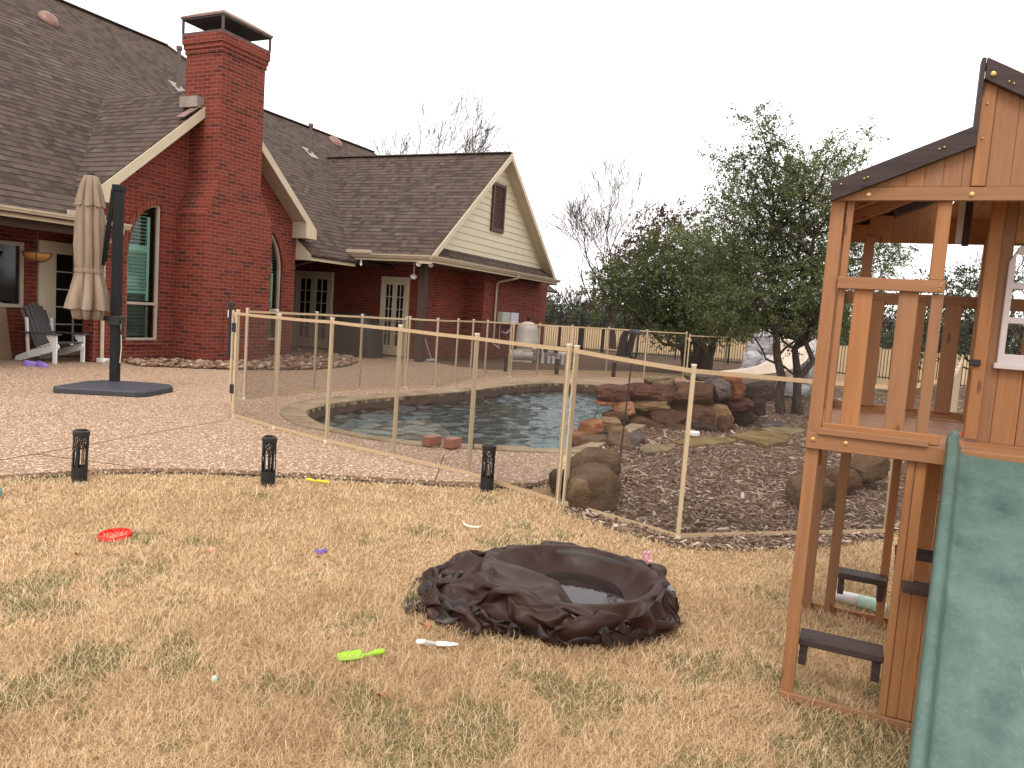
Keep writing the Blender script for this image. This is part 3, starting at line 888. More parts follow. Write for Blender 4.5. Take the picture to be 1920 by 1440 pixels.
# porch on the left
hbox('wall', MAT['brick'], -9, -1.0, 2.05, 2.27, 0, 3.9)
hbox('wall', MAT['brick'], -1.84, -1.22, .85 + .225, 1.16, 0, 3.3)
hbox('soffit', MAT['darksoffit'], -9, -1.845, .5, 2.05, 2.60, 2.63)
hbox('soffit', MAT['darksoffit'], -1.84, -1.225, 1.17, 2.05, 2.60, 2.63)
hbox('fascia', MAT['trim'], -9, -1.86, .40, .44, 2.52, 2.68)
def gutter(p, q, out, parent=house, mat='gutter'):
    p = Vector(p); q = Vector(q); o = Vector(out)
    m = MB()
    prof = [(0, 0), (.045, -.002), (.07, .03), (.082, .062), (.105, .07), (.11, .105), (.10, .105), (.095, .078), (.072, .07), (.06, .035), (.04, .01), (.008, .012), (.008, .105), (0, .105)]
    vs = [c + o * x + Vector((0, 0, z)) for c in (p, q) for x, z in prof]
    k = len(prof)
    m.add(vs, [(i, (i + 1) % k, k + (i + 1) % k, k + i) for i in range(k)] + [tuple(range(k))[::-1], tuple(range(k, 2 * k))])
    return m.build('gutter', MAT[mat], parent)
gutter((-9, .398, 2.58), (-1.5, .398, 2.58), (0, -1, 0))
hbox('gutter_guard', MAT['soffit'], -2.75, -2.05, .30, .36, 2.69, 2.78)
# porch window and glazed door, set on the porch wall
pw = MB().plate([(-3.05, .98), (-2.45, .98), (-2.45, 2.2), (-3.05, 2.2)], [[(-2.98, 1.05), (-2.52, 1.05), (-2.52, 2.13), (-2.98, 2.13)]], XZ, 1.985, 2.047).build('window', MAT['casing'], house, bevel=.004)
MB().box(-2.99, -2.51, 2.03, 2.04, 1.04, 2.14).build('pane', MAT['glass'], pw)
def french(name, M, wd, ht, nx, ny, leaves=2, glassmat='glass', parent=house):
    """door in its frame, lying in local x (width) and z, front towards -y"""
    fr = MB()
    for x0, x1, z0, z1 in ((0, .09, 0, ht), (wd - .09, wd, 0, ht), (.09, wd - .09, ht - .1, ht)):
        fr.box(x0, x1, -.05, .04, z0, z1, M=M)
    d_ = fr.build(name, MAT['door'], parent, bevel=.004)
    lw = (wd - .18) / leaves
    for k in range(leaves):
        x0 = .09 + k * lw + .004; x1 = .09 + (k + 1) * lw - .004
        st_ = .105 if lw > .45 else .07
        gx0, gx1, gz0, gz1 = x0 + st_, x1 - st_, .3, ht - .1 - .13
        lf = MB().plate([(x0, .02), (x1, .02), (x1, ht - .104), (x0, ht - .104)], [[(gx0, gz0), (gx1, gz0), (gx1, gz1), (gx0, gz1)]], lambda u, v, w: M @ Vector((u, w, v)), -.03, .012)
        for i in range(1, nx):
            x = gx0 + (gx1 - gx0) * i / nx; lf.box(x - .011, x + .011, -.024, .008, gz0, gz1, M=M)
        for j in range(1, ny):
            z = gz0 + (gz1 - gz0) * j / ny; lf.box(gx0, gx1, -.021, .005, z - .011, z + .011, M=M)
        l_ = lf.build('door_leaf', MAT['door'], d_)
        MB().box(gx0, gx1, .0, .006, gz0, gz1, M=M).build('pane', MAT[glassmat], l_)
        hx = x1 - .05 if k == 0 else x0 + .05
        MB().beam(M @ Vector((hx, -.07, 1.0)), M @ Vector((hx + (-.09 if k == 0 else .09), -.07, 1.0)), .015, .02).beam(M @ Vector((hx, -.03, 1.0)), M @ Vector((hx, -.075, 1.0)), .02, .02).build('handle', MAT['capframe'], l_)
    return d_
french('door', Matrix.Translation((-2.0, 2.04, .04)), 1.15, 2.25, 2, 5, 1)
hbox('door_casing', MAT['door'], -2.16, -2.0, 1.99, 2.05, .04, 2.29)
hbox('porch_shade_beam', MAT['brownpost'], -9, -1.86, .62, .78, 2.38, 2.60)  # beam added under the eave to keep light out of the porch
# downspout by the corner of the gable wall
def downspout(pts, parent=house):
    m = MB(); m.tube(pts, .036, 8); return m.build('downspout', MAT['gutter'], parent, smooth=True)
downspout([(-1.66, .33, 2.58), (-1.66, .36, 2.45), (-1.70, .74, 2.3), (-1.70, .79, 2.2), (-1.70, .79, .14), (-1.70, .75, .07), (-1.70, .62, .05)])
hbox('downspout_shoe', MAT['white'], -1.78, -1.62, .66, .84, .035, .12, bevel=.01)
# ---- roofs: slabs given by a polygon in plan and their slope
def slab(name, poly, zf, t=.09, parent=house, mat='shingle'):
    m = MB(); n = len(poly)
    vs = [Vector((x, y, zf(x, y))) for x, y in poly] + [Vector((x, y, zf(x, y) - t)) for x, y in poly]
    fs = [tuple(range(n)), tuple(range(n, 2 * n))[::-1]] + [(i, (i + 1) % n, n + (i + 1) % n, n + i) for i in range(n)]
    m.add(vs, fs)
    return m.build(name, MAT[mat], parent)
zmain = lambda x, y: 2.72 + .8 * (y - .4)
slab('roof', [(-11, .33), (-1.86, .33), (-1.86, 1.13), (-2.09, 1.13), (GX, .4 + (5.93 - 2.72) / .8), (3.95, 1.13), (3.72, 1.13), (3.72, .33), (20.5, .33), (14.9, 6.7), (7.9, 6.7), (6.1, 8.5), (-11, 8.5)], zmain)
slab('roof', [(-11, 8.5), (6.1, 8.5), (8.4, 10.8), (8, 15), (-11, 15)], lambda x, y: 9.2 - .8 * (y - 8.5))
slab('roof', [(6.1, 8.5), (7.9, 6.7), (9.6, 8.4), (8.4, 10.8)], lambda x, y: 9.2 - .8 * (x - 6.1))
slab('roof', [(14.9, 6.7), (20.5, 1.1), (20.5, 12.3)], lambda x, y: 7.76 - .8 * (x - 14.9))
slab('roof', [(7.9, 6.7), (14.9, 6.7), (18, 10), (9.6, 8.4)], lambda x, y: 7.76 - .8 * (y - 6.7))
rc = MB(); rc.beam((-11, 8.5, 9.2), (6.1, 8.5, 9.2), .24, .03); rc.beam((7.9, 6.7, 7.76), (14.9, 6.7, 7.76), .24, .03); rc.beam((6.1, 8.5, 9.2), (7.9, 6.7, 7.76), .24, .05)
rc.build('ridge_cap', MAT['ridge'], house)
# chimney gable roof
GS = .87
zg = lambda x, y: 5.93 - GS * abs(x - GX)
for sg in (-1, 1):
    x_ = GX + sg * 3.02
    yb = lambda x: .4 + (zg(x, 0) - 2.72) / .8
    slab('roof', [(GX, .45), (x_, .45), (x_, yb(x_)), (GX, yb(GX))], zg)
    # rake board and its boxed return
    rk = MB()
    za, zb = 5.93 - .02, zg(x_, 0) - .02
    rk.add([(GX, .415, za), (x_, .415, zb), (x_, .415, zb - .22), (GX, .415, za - .22), (GX, .455, za), (x_, .455, zb), (x_, .455, zb - .22), (GX, .455, za - .22)],
           [(0, 1, 2, 3), (7, 6, 5, 4), (0, 4, 5, 1), (3, 2, 6, 7), (1, 5, 6, 2), (0, 3, 7, 4)], Vector((sg, 0, -GS)))
    rk.build('rake_board', MAT['trim'], house)
    so_ = MB()
    so_.add([(GX, .455, za - .2), (x_, .455, zb - .2), (x_, .85, zb - .2), (GX, .85, za - .2), (GX, .455, za - .16), (x_, .455, zb - .16), (x_, .85, zb - .16), (GX, .85, za - .16)],
            [(0, 1, 2, 3), (7, 6, 5, 4), (0, 4, 5, 1), (3, 2, 6, 7), (1, 5, 6, 2), (0, 3, 7, 4)])
    so_.build('rake_soffit', MAT['soffit'], house)
    xe = GX + sg * 2.62
    rt = MB()
    rt.plate([(x_, zb - .06), (x_, zb - .25), (xe, zb - .25), (xe, zb + .18)], [], XZ, .408, .85)
    rt.build('eave_return', MAT['trim'], house)
# ---- right wing
WX = 10.0; WE = 4.45
zw = lambda x, y: 6.45 - .809 * abs(x - WX)
for sg in (-1, 1):
    x_ = WX + sg * WE
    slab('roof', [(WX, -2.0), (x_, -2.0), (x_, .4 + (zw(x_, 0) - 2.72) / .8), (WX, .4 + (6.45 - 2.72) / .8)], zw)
    rk = MB(); za, zb = 6.43, zw(x_, 0) - .02
    rk.add([(WX, -2.035, za), (x_, -2.035, zb), (x_, -2.035, zb - .19), (WX, -2.035, za - .19), (WX, -1.995, za), (x_, -1.995, zb), (x_, -1.995, zb - .19), (WX, -1.995, za - .19)],
           [(0, 1, 2, 3), (7, 6, 5, 4), (0, 4, 5, 1), (3, 2, 6, 7), (1, 5, 6, 2), (0, 3, 7, 4)], Vector((sg, 0, -.8)))
    rk.build('rake_board', MAT['trim'], house)
    so_ = MB()
    so_.add([(WX, -1.995, za - .17), (x_, -1.995, zb - .17), (x_, -1.63, zb - .17), (WX, -1.63, za - .17), (WX, -1.995, za - .13), (x_, -1.995, zb - .13), (x_, -1.63, zb - .13), (WX, -1.63, za - .13)],
            [(0, 1, 2, 3), (7, 6, 5, 4), (0, 4, 5, 1), (3, 2, 6, 7), (1, 5, 6, 2), (0, 3, 7, 4)])
    so_.build('rake_soffit', MAT['trim'], house)
rc = MB(); rc.beam((WX, -2.0, 6.46), (WX, 5.06, 6.46), .22, .03); rc.build('ridge_cap', MAT['ridge'], house)
# lapped siding on the gable
sd = MB(); z = 3.12; e = .205
while z < 6.3:
    h0 = (6.45 - .12 - z) / .809; h1 = (6.45 - .12 - (z + e)) / .809
    if h0 <= .1: break
    h1 = max(.02, h1)
    sd.add([(WX - h0, -1.672, z), (WX + h0, -1.672, z), (WX + h1, -1.652, z + e + .012), (WX - h1, -1.652, z + e + .012), (WX - h0, -1.64, z), (WX + h0, -1.64, z)],
           [(0, 1, 2, 3), (0, 4, 5, 1)], Vector((1, 0, 0)))
    z += e
sd.add([(WX - 4.2, -1.63, 3.0), (WX + 4.2, -1.63, 3.0), (WX, -1.63, 6.4)], [(0, 1, 2)])
sd.build('gable_siding', MAT['siding'], house, fix=False)
lv = MB()
lv.plate([(9.5, 4.02), (10.36, 4.02), (10.36, 5.5), (9.5, 5.5)], [[(9.6, 4.13), (10.26, 4.13), (10.26, 5.4), (9.6, 5.4)]], XZ, -1.735, -1.66)
z = 4.17
while z < 5.38:
    lv.box(9.6, 10.26, -.04, .04, -.006, .006, M=Matrix.Translation((0, -1.70, z)) @ Matrix.Rotation(rad(48), 4, 'X')); z += .075
lv.build('louver_vent', MAT['louver'], house, bevel=.004)
# skirt roof under the gable
sk = MB()
sk.add([(WX - WE, -2.06, 2.86), (WX + WE, -2.06, 2.86), (WX + WE - .5, -1.62, 3.22), (WX - WE + .5, -1.62, 3.22), (WX - WE, -2.06, 2.78), (WX + WE, -2.06, 2.78)], [(0, 1, 2, 3), (4, 5, 1, 0)])
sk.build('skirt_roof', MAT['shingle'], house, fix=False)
# wing walls
hbox('wall', MAT['brick'], 7.4, 7.62, -.7, 6, 0, 2.8)
hbox('wall', MAT['brick'], 3.7, 7.4, 5.0, 5.2, 0, 3.2)
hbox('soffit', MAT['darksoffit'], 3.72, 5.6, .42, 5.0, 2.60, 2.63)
hbox('wall', MAT['brick'], -4.7, -4.5, .45, 2.05, 0, 2.6)  # unseen wall across the left porch, added to block skylight and darken it
hbox('wall', MAT['brick'], 7.62, 9.9, -.70, -.48, 0, 2.8)
hbox('wall', MAT['brick'], 9.9, 15.1, -1.4, -1.18, 0, 2.8)
hbox('wall', MAT['brick'], 9.9, 10.12, -1.18, -.48, 0, 2.8)
hbox('wall', MAT['brick'], 14.88, 15.1, -1.18, 9, 0, 2.9)
hbox('brick_pier', MAT['brick'], 10.2, 10.85, -1.62, -1.405, 0, .36)
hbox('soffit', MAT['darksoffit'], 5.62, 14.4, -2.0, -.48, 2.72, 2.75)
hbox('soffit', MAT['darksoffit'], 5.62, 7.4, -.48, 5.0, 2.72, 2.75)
hbox('fascia', MAT['trim'], 5.56, 14.45, -2.04, -2.005, 2.70, 2.86)
hbox('fascia', MAT['trim'], 5.56, 5.595, -2.0, 1.6, 2.70, 2.86)
MB().plate([(.36, 2.5), (1.3, 2.5), (1.3, 3.4), (1.13, 3.26), (.36, 2.64)], [], YZ, 3.705, 3.735).build('eave_cheek', MAT['trim'], house)
hbox('fascia', MAT['trim'], 3.74, 5.55, .36, .40, 2.50, 2.66)
gutter((5.45, -2.04, 2.765), (14.55, -2.04, 2.765), (0, -1, 0))
gutter((5.56, -2.13, 2.765), (5.56, 1.4, 2.765), (-1, 0, 0))
for y0, y1 in ((-.2, .6), (.75, 1.3)):
    hbox('gutter_guard', MAT['soffit'], 5.42, 5.5, y0, y1, 2.875, 2.96)
french('door', Matrix.Translation((7.36, 3.95, .04)) @ Matrix.Rotation(rad(-90), 4, 'Z'), 1.45, 2.36, 2, 5, 2)
french('door', Matrix.Translation((7.36, .70, .04)) @ Matrix.Rotation(rad(-90), 4, 'Z'), .95, 2.32, 2, 5, 2)
pp = MB(); pp.box(6.08, 6.28, -1.55, -1.35, .0, 2.72); pp.build('porch_post', MAT['brownpost'], house, bevel=.008)
downspout([(10.9, -2.1, 2.78), (10.9, -2.1, 2.68), (10.72, -1.52, 2.52), (10.68, -1.46, 2.42), (10.68, -1.46, .5), (10.68, -1.7, .38)])
downspout([(5.44, 1.45, 2.78), (5.44, 1.45, 2.66), (6.2, 3.0, 2.5), (6.38, 3.2, 2.42), (6.40, 3.21, .2), (6.3, 3.0, .07), (5.6, 2.2, .06)])
# lamps under the eaves
for x, y, z in ((5.72, -1.52, 2.62), (6.0, -1.72, 2.63)):
    f_ = MB().lathe([(.02, 0), (.05, .03), (.075, .10), (.07, .11), (.0, .105)], 14, (0, 0, 0))
    o = f_.build('floodlight', MAT['white'], house, smooth=True)
    o.location = (x, y, z); o.rotation_euler = (rad(70), 0, rad(-40))
f_ = MB().lathe([(.0, -.1), (.06, -.09), (.1, -.03), (.11, 0), (.05, .03), (.012, .05), (.012, .36), (.0, .36)], 16, (6.15, -1.15, 2.36)); f_.build('pendant_lamp', MAT['white'], house, smooth=True)
f_ = MB().tube([(5.65, .25, 2.70), (5.65, .25, 2.62), (5.6, .2, 2.58), (5.52, .15, 2.56)], .03, 8); f_.build('security_camera', MAT['white'], house, smooth=True)
# roof furniture
def vent_pipe(x, y, z0, h, r=.055):
    m = MB().lathe([(r, z0 - .3), (r, z0 + h - .1), (r * 1.5, z0 + h - .1), (r * 1.5, z0 + h), (0, z0 + h)], 12, (x, y, 0))
    o = m.build('vent_pipe', MAT['pipe'], house, smooth=True)
    MB().add([(x - .2, y - .24, zmain(x, y - .24) + .02), (x + .2, y - .24, zmain(x, y - .24) + .02), (x + .2, y + .2, zmain(x, y + .2) + .02), (x - .2, y + .2, zmain(x, y + .2) + .02)], [(0, 1, 2, 3)]).build('pipe_flashing', MAT['flash'], o, fix=False, up=True)
vent_pipe(4.55, 6.12, zmain(0, 6.12), 1.15)
vent_pipe(8.98, 5.0, zmain(0, 5.0), .95)
def roof_vent(x, y, s=.42):
    m = MB()
    M_ = Matrix.Translation((x, y, zmain(x, y) + .01)) @ Matrix.Rotation(math.atan(.8), 4, 'X')
    m.lathe([(s, 0), (s, .02), (s * .82, .10), (s * .62, .15), (0, .19)], 20)
    m.v = [M_ @ Vector((p.x, p.y * 1.25, p.z)) for p in m.v]
    o = m.build('roof_vent', MAT['copper'], house, smooth=True)
roof_vent(1.35, 7.1, .24); roof_vent(11.9, 6.3, .26); roof_vent(7.2, 5.9, .22)
# pool control boxes and conduits on the wing wall
for x0, x1, mt in ((10.95, 11.5, 'greenbox'), (11.62, 12.2, 'greybox')):
    hbox('control_box', MAT[mt], x0, x1, -1.62, -1.405, 1.16, 1.56, bevel=.015)
cd = MB(); cd.tube([(11.1, -1.46, 1.16), (11.1, -1.46, .25), (10.4, -1.46, .25)], .02, 6); cd.tube([(11.9, -1.5, 1.16), (11.85, -1.52, 1.0), (11.4, -1.55, .85), (11.2, -1.5, .9)], .035, 6)
cd.build('conduit', MAT['tank'], house, smooth=True)
# eyelet bracket on the chimney
cd = MB(); cd.tube([(.55, -.03, 1.52), (.55, -.09, 1.5), (.62, -.10, 1.42), (.55, -.06, 1.3)], .012, 5); cd.tube([(.5, -.03, 1.25), (.5, -.05, .9), (.52, -.03, .3)], .006, 5)
cd.build('wall_hook', MAT['iron'], house)
# ceiling lamp hanging in the porch
lp = thing('ceiling_lamp', 'amber glass bowl lamp hanging under the porch ceiling', 'lamp', hw(-2.65, 1.3, 1.9), H_ROT)
MB().lathe([(0, -.03), (.12, -.02), (.2, .04), (.235, .1), (.22, .11), (0, .11)], 24).build('lamp_bowl', MAT['lampglass'], lp, smooth=True)
fr = MB()
for k in range(5):
    a = k * 2 * math.pi / 5 + .3
    fr.tube([(math.cos(a) * r_, math.sin(a) * r_, z_) for r_, z_ in ((.02, -.055), (.13, -.035), (.21, .03), (.245, .11))], .011, 5)
fr.tube([(0, 0, .1), (0, 0, .7)], .012, 6)
fr.lathe([(.22, .11), (.245, .10), (.245, .125), (.22, .125)], 24, cap=False)
fr.build('lamp_frame', MAT['capframe'], lp)
# ------------------------------------------------------------------ removable mesh pool fence, one thing per section
def fence_section(label, pts, zb, zt, double_end=False):
    base = Vector((pts[0][0], pts[0][1], 0))
    t = thing('pool_fence_section', label, 'pool fence', base, 0, 'tan mesh pool fence sections')
    Pn = [Vector((p[0], p[1], 0)) - base for p in pts]
    zb = zb if isinstance(zb, (list, tuple)) else [zb] * len(pts)
    zt = zt if isinstance(zt, (list, tuple)) else [zt] * len(pts)
    screen = MB(); bands = [MB(), MB()]
    for i, p in enumerate(Pn):
        a = Pn[max(0, i - 1)]; b = Pn[min(len(Pn) - 1, i + 1)]
        ang = math.atan2((b - a).y, (b - a).x)
        lean = random.uniform(-.006, .006)
        M = Matrix.Translation(p) @ Matrix.Rotation(ang, 4, 'Z') @ Matrix.Rotation(lean, 4, 'Y')
        po = MB(); po.box(-.015, .015, -.015, .015, zb[i] - .02, zt[i] + .02, M=M)
        for k in range(9):
            z = zb[i] + .12 + k * (zt[i] - zb[i] - .2) / 8
            po.lathe([(.004, 0), (.004, .003), (0, .003)], 6)
            for v in po.v[-18:]:
                v.x, v.y, v.z = (M @ Vector((v.x, -.015 - v.z, z + v.y)))
        o = po.build('fence_post', MAT['fencepost'], t)
        MB().box(-.017, .017, -.017, .017, zt[i] + .02, zt[i] + .03, M=M).build('post_cap', MAT['postcap'], o)
        MB().box(-.018, .018, -.018, .018, zb[i] - .03, zb[i] + .03, M=M).build('post_foot', MAT['postcap'], o)
    for i in range(len(Pn) - 1):
        a, b = Pn[i], Pn[i + 1]
        n = (b - a).normalized().cross(Vector((0, 0, 1))) * .018
        if n.y > 0: n = -n
        k = 6
        tp = [zt[i] + (zt[i + 1] - zt[i]) * j / k - .004 * math.sin(math.pi * j / k) for j in range(k + 1)]
        bt = [zb[i] + (zb[i + 1] - zb[i]) * j / k + .01 for j in range(k + 1)]
        q = [a + (b - a) * j / k for j in range(k + 1)]
        for bnd, lo, hi in ((bands[0], lambda j: tp[j] - .032, lambda j: tp[j]), (bands[1], lambda j: bt[j], lambda j: bt[j] + .035)):
            vs = []
            for j in range(k + 1):
                for off in (n, n * .7):
                    vs += [q[j] + off + Vector((0, 0, lo(j))), q[j] + off + Vector((0, 0, hi(j)))]
            fs = []
            for j in range(k):
                c = 4 * j; e = c + 4
                fs += [(c, e, e + 1, c + 1), (c + 2, c + 3, e + 3, e + 2), (c + 1, e + 1, e + 3, c + 3), (c, c + 2, e + 2, e)]
            bnd.add(vs, fs, b - a)
        vs = []
        for j in range(k + 1):
            vs += [q[j] + n * .85 + Vector((0, 0, bt[j] + .02)), q[j] + n * .85 + Vector((0, 0, tp[j] - .02))]
        screen.add(vs, [(2 * j, 2 * j + 2, 2 * j + 3, 2 * j + 1) for j in range(k)], b - a)
    for bnd in bands: bnd.build('fence_band', MAT['band'], t)
    screen.build('screen_panel', MAT['screen'], t, fix=False)
    return t
g2 = lambda x, y, z=.03: tuple(gnd(x, y, z)[:2])
near1 = [g2(440, 783), g2(515, 805), g2(612, 831), g2(737, 860), g2(878, 893), g2(1045, 945, 0)]
s1 = fence_section('near pool fence section with tan posts across the patio up to the boulders', near1, [.035] * 5 + [0], [1.30, 1.30, 1.31, 1.30, 1.285, 1.27])
near2 = [g2(1058, 948, 0), g2(1270, 1011, 0), g2(1660, 1001, 0), (4.14, 7.22), (4.95, 8.55), (5.75, 9.9), (6.55, 11.25), (7.35, 12.6), (8.15, 13.95), (8.95, 15.3)]
s2 = fence_section('pool fence section curving round the mulch bed and away behind the wooden playset', near2, 0, [1.265, 1.215, 1.16] + [1.21] * 7)
far1 = [g2(458, 749), g2(514.5, 742), g2(588, 736), g2(673, 731), g2(755, 728)]
fence_section('far pool fence section in front of the chimney and the glazed doors', far1, .035, 1.30)
far2 = [g2(761, 727.5), g2(814, 727), g2(852.5, 718), g2(881, 712), g2(908, 708.5), g2(952, 708)]
fence_section('far pool fence section in front of the porch post', far2, .035, 1.31)
far3 = [g2(957, 707.5), g2(1006, 707), g2(1066, 710), g2(1135, 710), g2(1206, 713.5), g2(1280, 711)]
fence_section('far pool fence section in front of the white filter tank and the black fence', far3, .035, [1.31, 1.31, 1.32, 1.33, 1.33, 1.33])
far4 = [g2(1286, 711), g2(1357, 703), (8.9, 23.5), (10.3, 21.6), (10.6, 19.3), (10.0, 17.3), (9.1, 15.55)]
fence_section('far pool fence section from the thick tree trunk round behind the water slide', far4, [.03] + [0] * 6, 1.27)
# self-closing gate at the left end of the fence, seen almost edge on
ga = Vector((*g2(438, 784), 0)); gb = Vector((*g2(431, 759), 0))
gt = thing('pool_gate', 'narrow pool gate with black latch at the left end of the tan mesh fence', 'gate', ga)
gv = gb - ga; gv.z = 0
for k, w_ in ((.07, .034), (1.0, .03)):
    p = gv * k
    MB().box(p.x - w_ / 2, p.x + w_ / 2, p.y - w_ / 2, p.y + w_ / 2, .04, 1.30).build('gate_post', MAT['fencepost'], gt, bevel=.003)
gm = MB(); gm.beam(gv * .09 + Vector((0, 0, 1.25)), gv * .99 + Vector((0, 0, 1.25)), .02, .04); gm.beam(gv * .09 + Vector((0, 0, .07)), gv * .99 + Vector((0, 0, .07)), .02, .04)
gm.build('gate_rail', MAT['band'], gt)
gm = MB(); gm.add([gv * .08 + Vector((0, 0, .08)), gv * .99 + Vector((0, 0, .08)), gv * .99 + Vector((0, 0, 1.24)), gv * .08 + Vector((0, 0, 1.24))], [(0, 1, 2, 3)], gv)
gm.build('screen_panel', MAT['screen'], gt, fix=False)
p = gv
la = MB(); la.box(p.x - .05, p.x - .016, p.y - .03, p.y + .03, .78, 1.38); la.box(p.x - .06, p.x - .016, p.y - .035, p.y + .035, .66, .78); la.box(p.x - .055, p.x - .012, p.y - .036, p.y + .036, 1.3, 1.40)
lat = la.build('latch', MAT['black'], gt, bevel=.006)
MB().box(p.x - .052, p.x - .049, p.y - .02, p.y + .02, .88, .99).box(p.x - .06, p.x - .05, p.y - .03, p.y + .012, 1.2, 1.3).build('latch_label', MAT['white'], lat)
for z in (.32, 1.06):
    MB().box(gv.x * .07 - .05, gv.x * .07 + .02, gv.y * .07 - .03, gv.y * .07 + .02, z, z + .11).build('hinge', MAT['black'], gt, bevel=.006)
# ------------------------------------------------------------------ lantern bollards with a cut-out tree pattern
def tree_cut(u, v):
    """True where metal: u in 0..1 round one tree motif, v height 0..1 of the fretwork"""
    x = abs(u - .5)
    if v < .5: return x < .17 - .1 * v or x > .44
    w = (v - .5) / .5
    if abs(x - (.08 + .36 * w)) < .05 or abs(x - .03 - .22 * max(0, w - .35)) < .045: return True
    if abs((w * 3.2 + x * 2.1) % 1.0 - .5) < .13: return True
    return x > .46 or w > .93
def bollard_mesh():
    m = MB(); r, nu, nv, H0, H1, H2 = .056, 96, 44, .125, .365, .40
    m.lathe([(r, 0.0), (r, H0)], 32, cap=False)
    m.lathe([(r, H1 - .004), (r + .004, H1), (r + .004, H2 - .008), (r - .006, H2), (0, H2)], 32, cap=False)
    for k, rr in enumerate((r, r - .004)):
        vs = [Vector((rr * math.cos(2 * math.pi * i / nu), rr * math.sin(2 * math.pi * i / nu), H0 + (H1 - H0) * j / nv)) for j in range(nv + 1) for i in range(nu)]
        fs = []
        for j in range(nv):
            for i in range(nu):
                if tree_cut(((i + .5) / nu * 5) % 1.0, (j + .5) / nv):
                    fs.append((j * nu + i, j * nu + (i + 1) % nu, (j + 1) * nu + (i + 1) % nu, (j + 1) * nu + i))
        m.add(vs, fs)
    return m
bl0 = None
BOL = [(148, 904, 0, 'black lantern bollard with cut-out trees, leftmost of the three along the lawn edge'),
       (502, 911, 0, 'black lantern bollard with cut-out trees, middle one along the lawn edge'),
       (912, 921, 0, 'black lantern bollard with cut-out trees at the lawn edge in front of the fence'),
       (948, 697, .03, 'small dark lantern bollard beyond the pool, in front of the wing downspout'),
       (1043, 702, .03, 'small dark lantern bollard beyond the pool, right of the filter tank'),
       (1150, 707, .03, 'small dark lantern bollard beyond the pool, before the black picket fence')]
for i, (x, y, z, lab) in enumerate(BOL):
    p = gnd(x, y, z)
    if i == 0:
        bl0 = thing('lantern_bollard', lab, 'path light', p, .4, 'black lantern bollards')
        bm_ = bollard_mesh(); bm_.build('lantern_shade', MAT['black'], bl0, fix=False, smooth=True)
        MB().lathe([(.05, .36), (.05, .366), (0, .366)], 20).lathe([(.044, .402), (.044, .405), (0, .405)], 20).build('solar_panel', MAT['glass'], bl0)
        MB().lathe([(.012, .0), (.01, -.12), (0, -.15)], 6).build('ground_spike', MAT['black'], bl0)
        o = bl0
    else:
        o = copy_tree(bl0); o.location = p; o['label'] = lab; o.rotation_euler = (0, 0, i * .7)
bl0.rotation_euler = (rad(-1), rad(1.5), .4)
# ------------------------------------------------------------------ two bricks on the coping
for x, y, rz, lab in ((809, 836, .95, 'red brick block lying end on at the pool edge, left of a pair'), (848, 840, 1.1, 'red brick block lying end on at the pool edge, right of a pair')):
    p = gnd(x, y, .04)
    o = tag(MB().box(-.10, .10, -.055, .055, 0, .10).build('loose_brick', MAT['brickpink'], None, bevel=.006), lab, 'brick', 'loose bricks by the pool')
    o.location = (p.x, p.y, .05); o.rotation_euler = (0, 0, rz)
# ------------------------------------------------------------------ rocks
def rock_mesh(w, d_, h, seed, cuts=7, rough=.07, boxy=.55, sub=4):
    r = random.Random(seed)
    bm = bmesh.new(); bmesh.ops.create_icosphere(bm, subdivisions=sub, radius=1.0)
    V = np.array([v.co[:] for v in bm.verts])
    p_ = 2 + boxy * 5
    V = V / (np.sum(np.abs(V) ** p_, axis=1) ** (1 / p_))[:, None]
    for _ in range(cuts):
        n = np.array([r.gauss(0, 1), r.gauss(0, 1), r.gauss(0, .8)]); n /= np.linalg.norm(n)
        dd = V @ n; lim = np.max(dd) * r.uniform(.72, .93)
        ex = np.clip(dd - lim, 0, None); V = V - ex[:, None] * n[None] * .9
    off = Vector((r.uniform(0, 90), r.uniform(0, 90), r.uniform(0, 90)))
    out = []
    for p in V:
        q = Vector(p)
        k = noise.fractal(q * 1.6 + off, 1.0, 2.1, 5) * rough * 1.5 + noise.fractal(Vector((q.x * 2, q.y * 2, q.z * 7)) + off, 1.0, 2.0, 3) * rough * .7
        q = q * (1 + k)
        out.append((q.x * w / 2, q.y * d_ / 2, q.z * h / 2))
    for v, c in zip(bm.verts, out): v.co = c
    me = bpy.data.meshes.new('rock'); bm.to_mesh(me); bm.free()
    me.polygons.foreach_set('use_smooth', [True] * len(me.polygons))
    me.set_sharp_from_angle(angle=rad(38))
    return me
def rock(name, label, cat, px, mat, Y, seed, depth=None, group=None, rz=0.0, tilt=0.0, zoom=(1020, 600, 3.348), **kw):
    """a rock whose outline spans the box px = (x0, y0, x1, y1) when it stands at distance Y"""
    x0, y0, x1, y1 = px
    if zoom: x0, x1 = zoom[0] + x0 / zoom[2], zoom[0] + x1 / zoom[2]; y0, y1 = zoom[1] + y0 / zoom[2], zoom[1] + y1 / zoom[2]
    a = at(x0, (y0 + y1) / 2, Y); b = at(x1, (y0 + y1) / 2, Y); t_ = at((x0 + x1) / 2, y0, Y); u_ = at((x0 + x1) / 2, y1, Y)
    w = (b - a).length * 1.06; h = (t_ - u_).length * 1.08
    dp = depth or max(.18, min(w, 1.2 * h + .25))
    me = rock_mesh(w, dp, h, seed, **kw)
    me.materials.append(MAT[mat])
    o = bpy.data.objects.new(name, me); COL.objects.link(o)
    c = at((x0 + x1) / 2, (y0 + y1) / 2, Y + dp * .3)
    o.location = c; o.rotation_euler = (0, -tilt - .07, rz)
    return tag(o, label, cat, group)
WG = 'stacked stones of the pool waterfall'
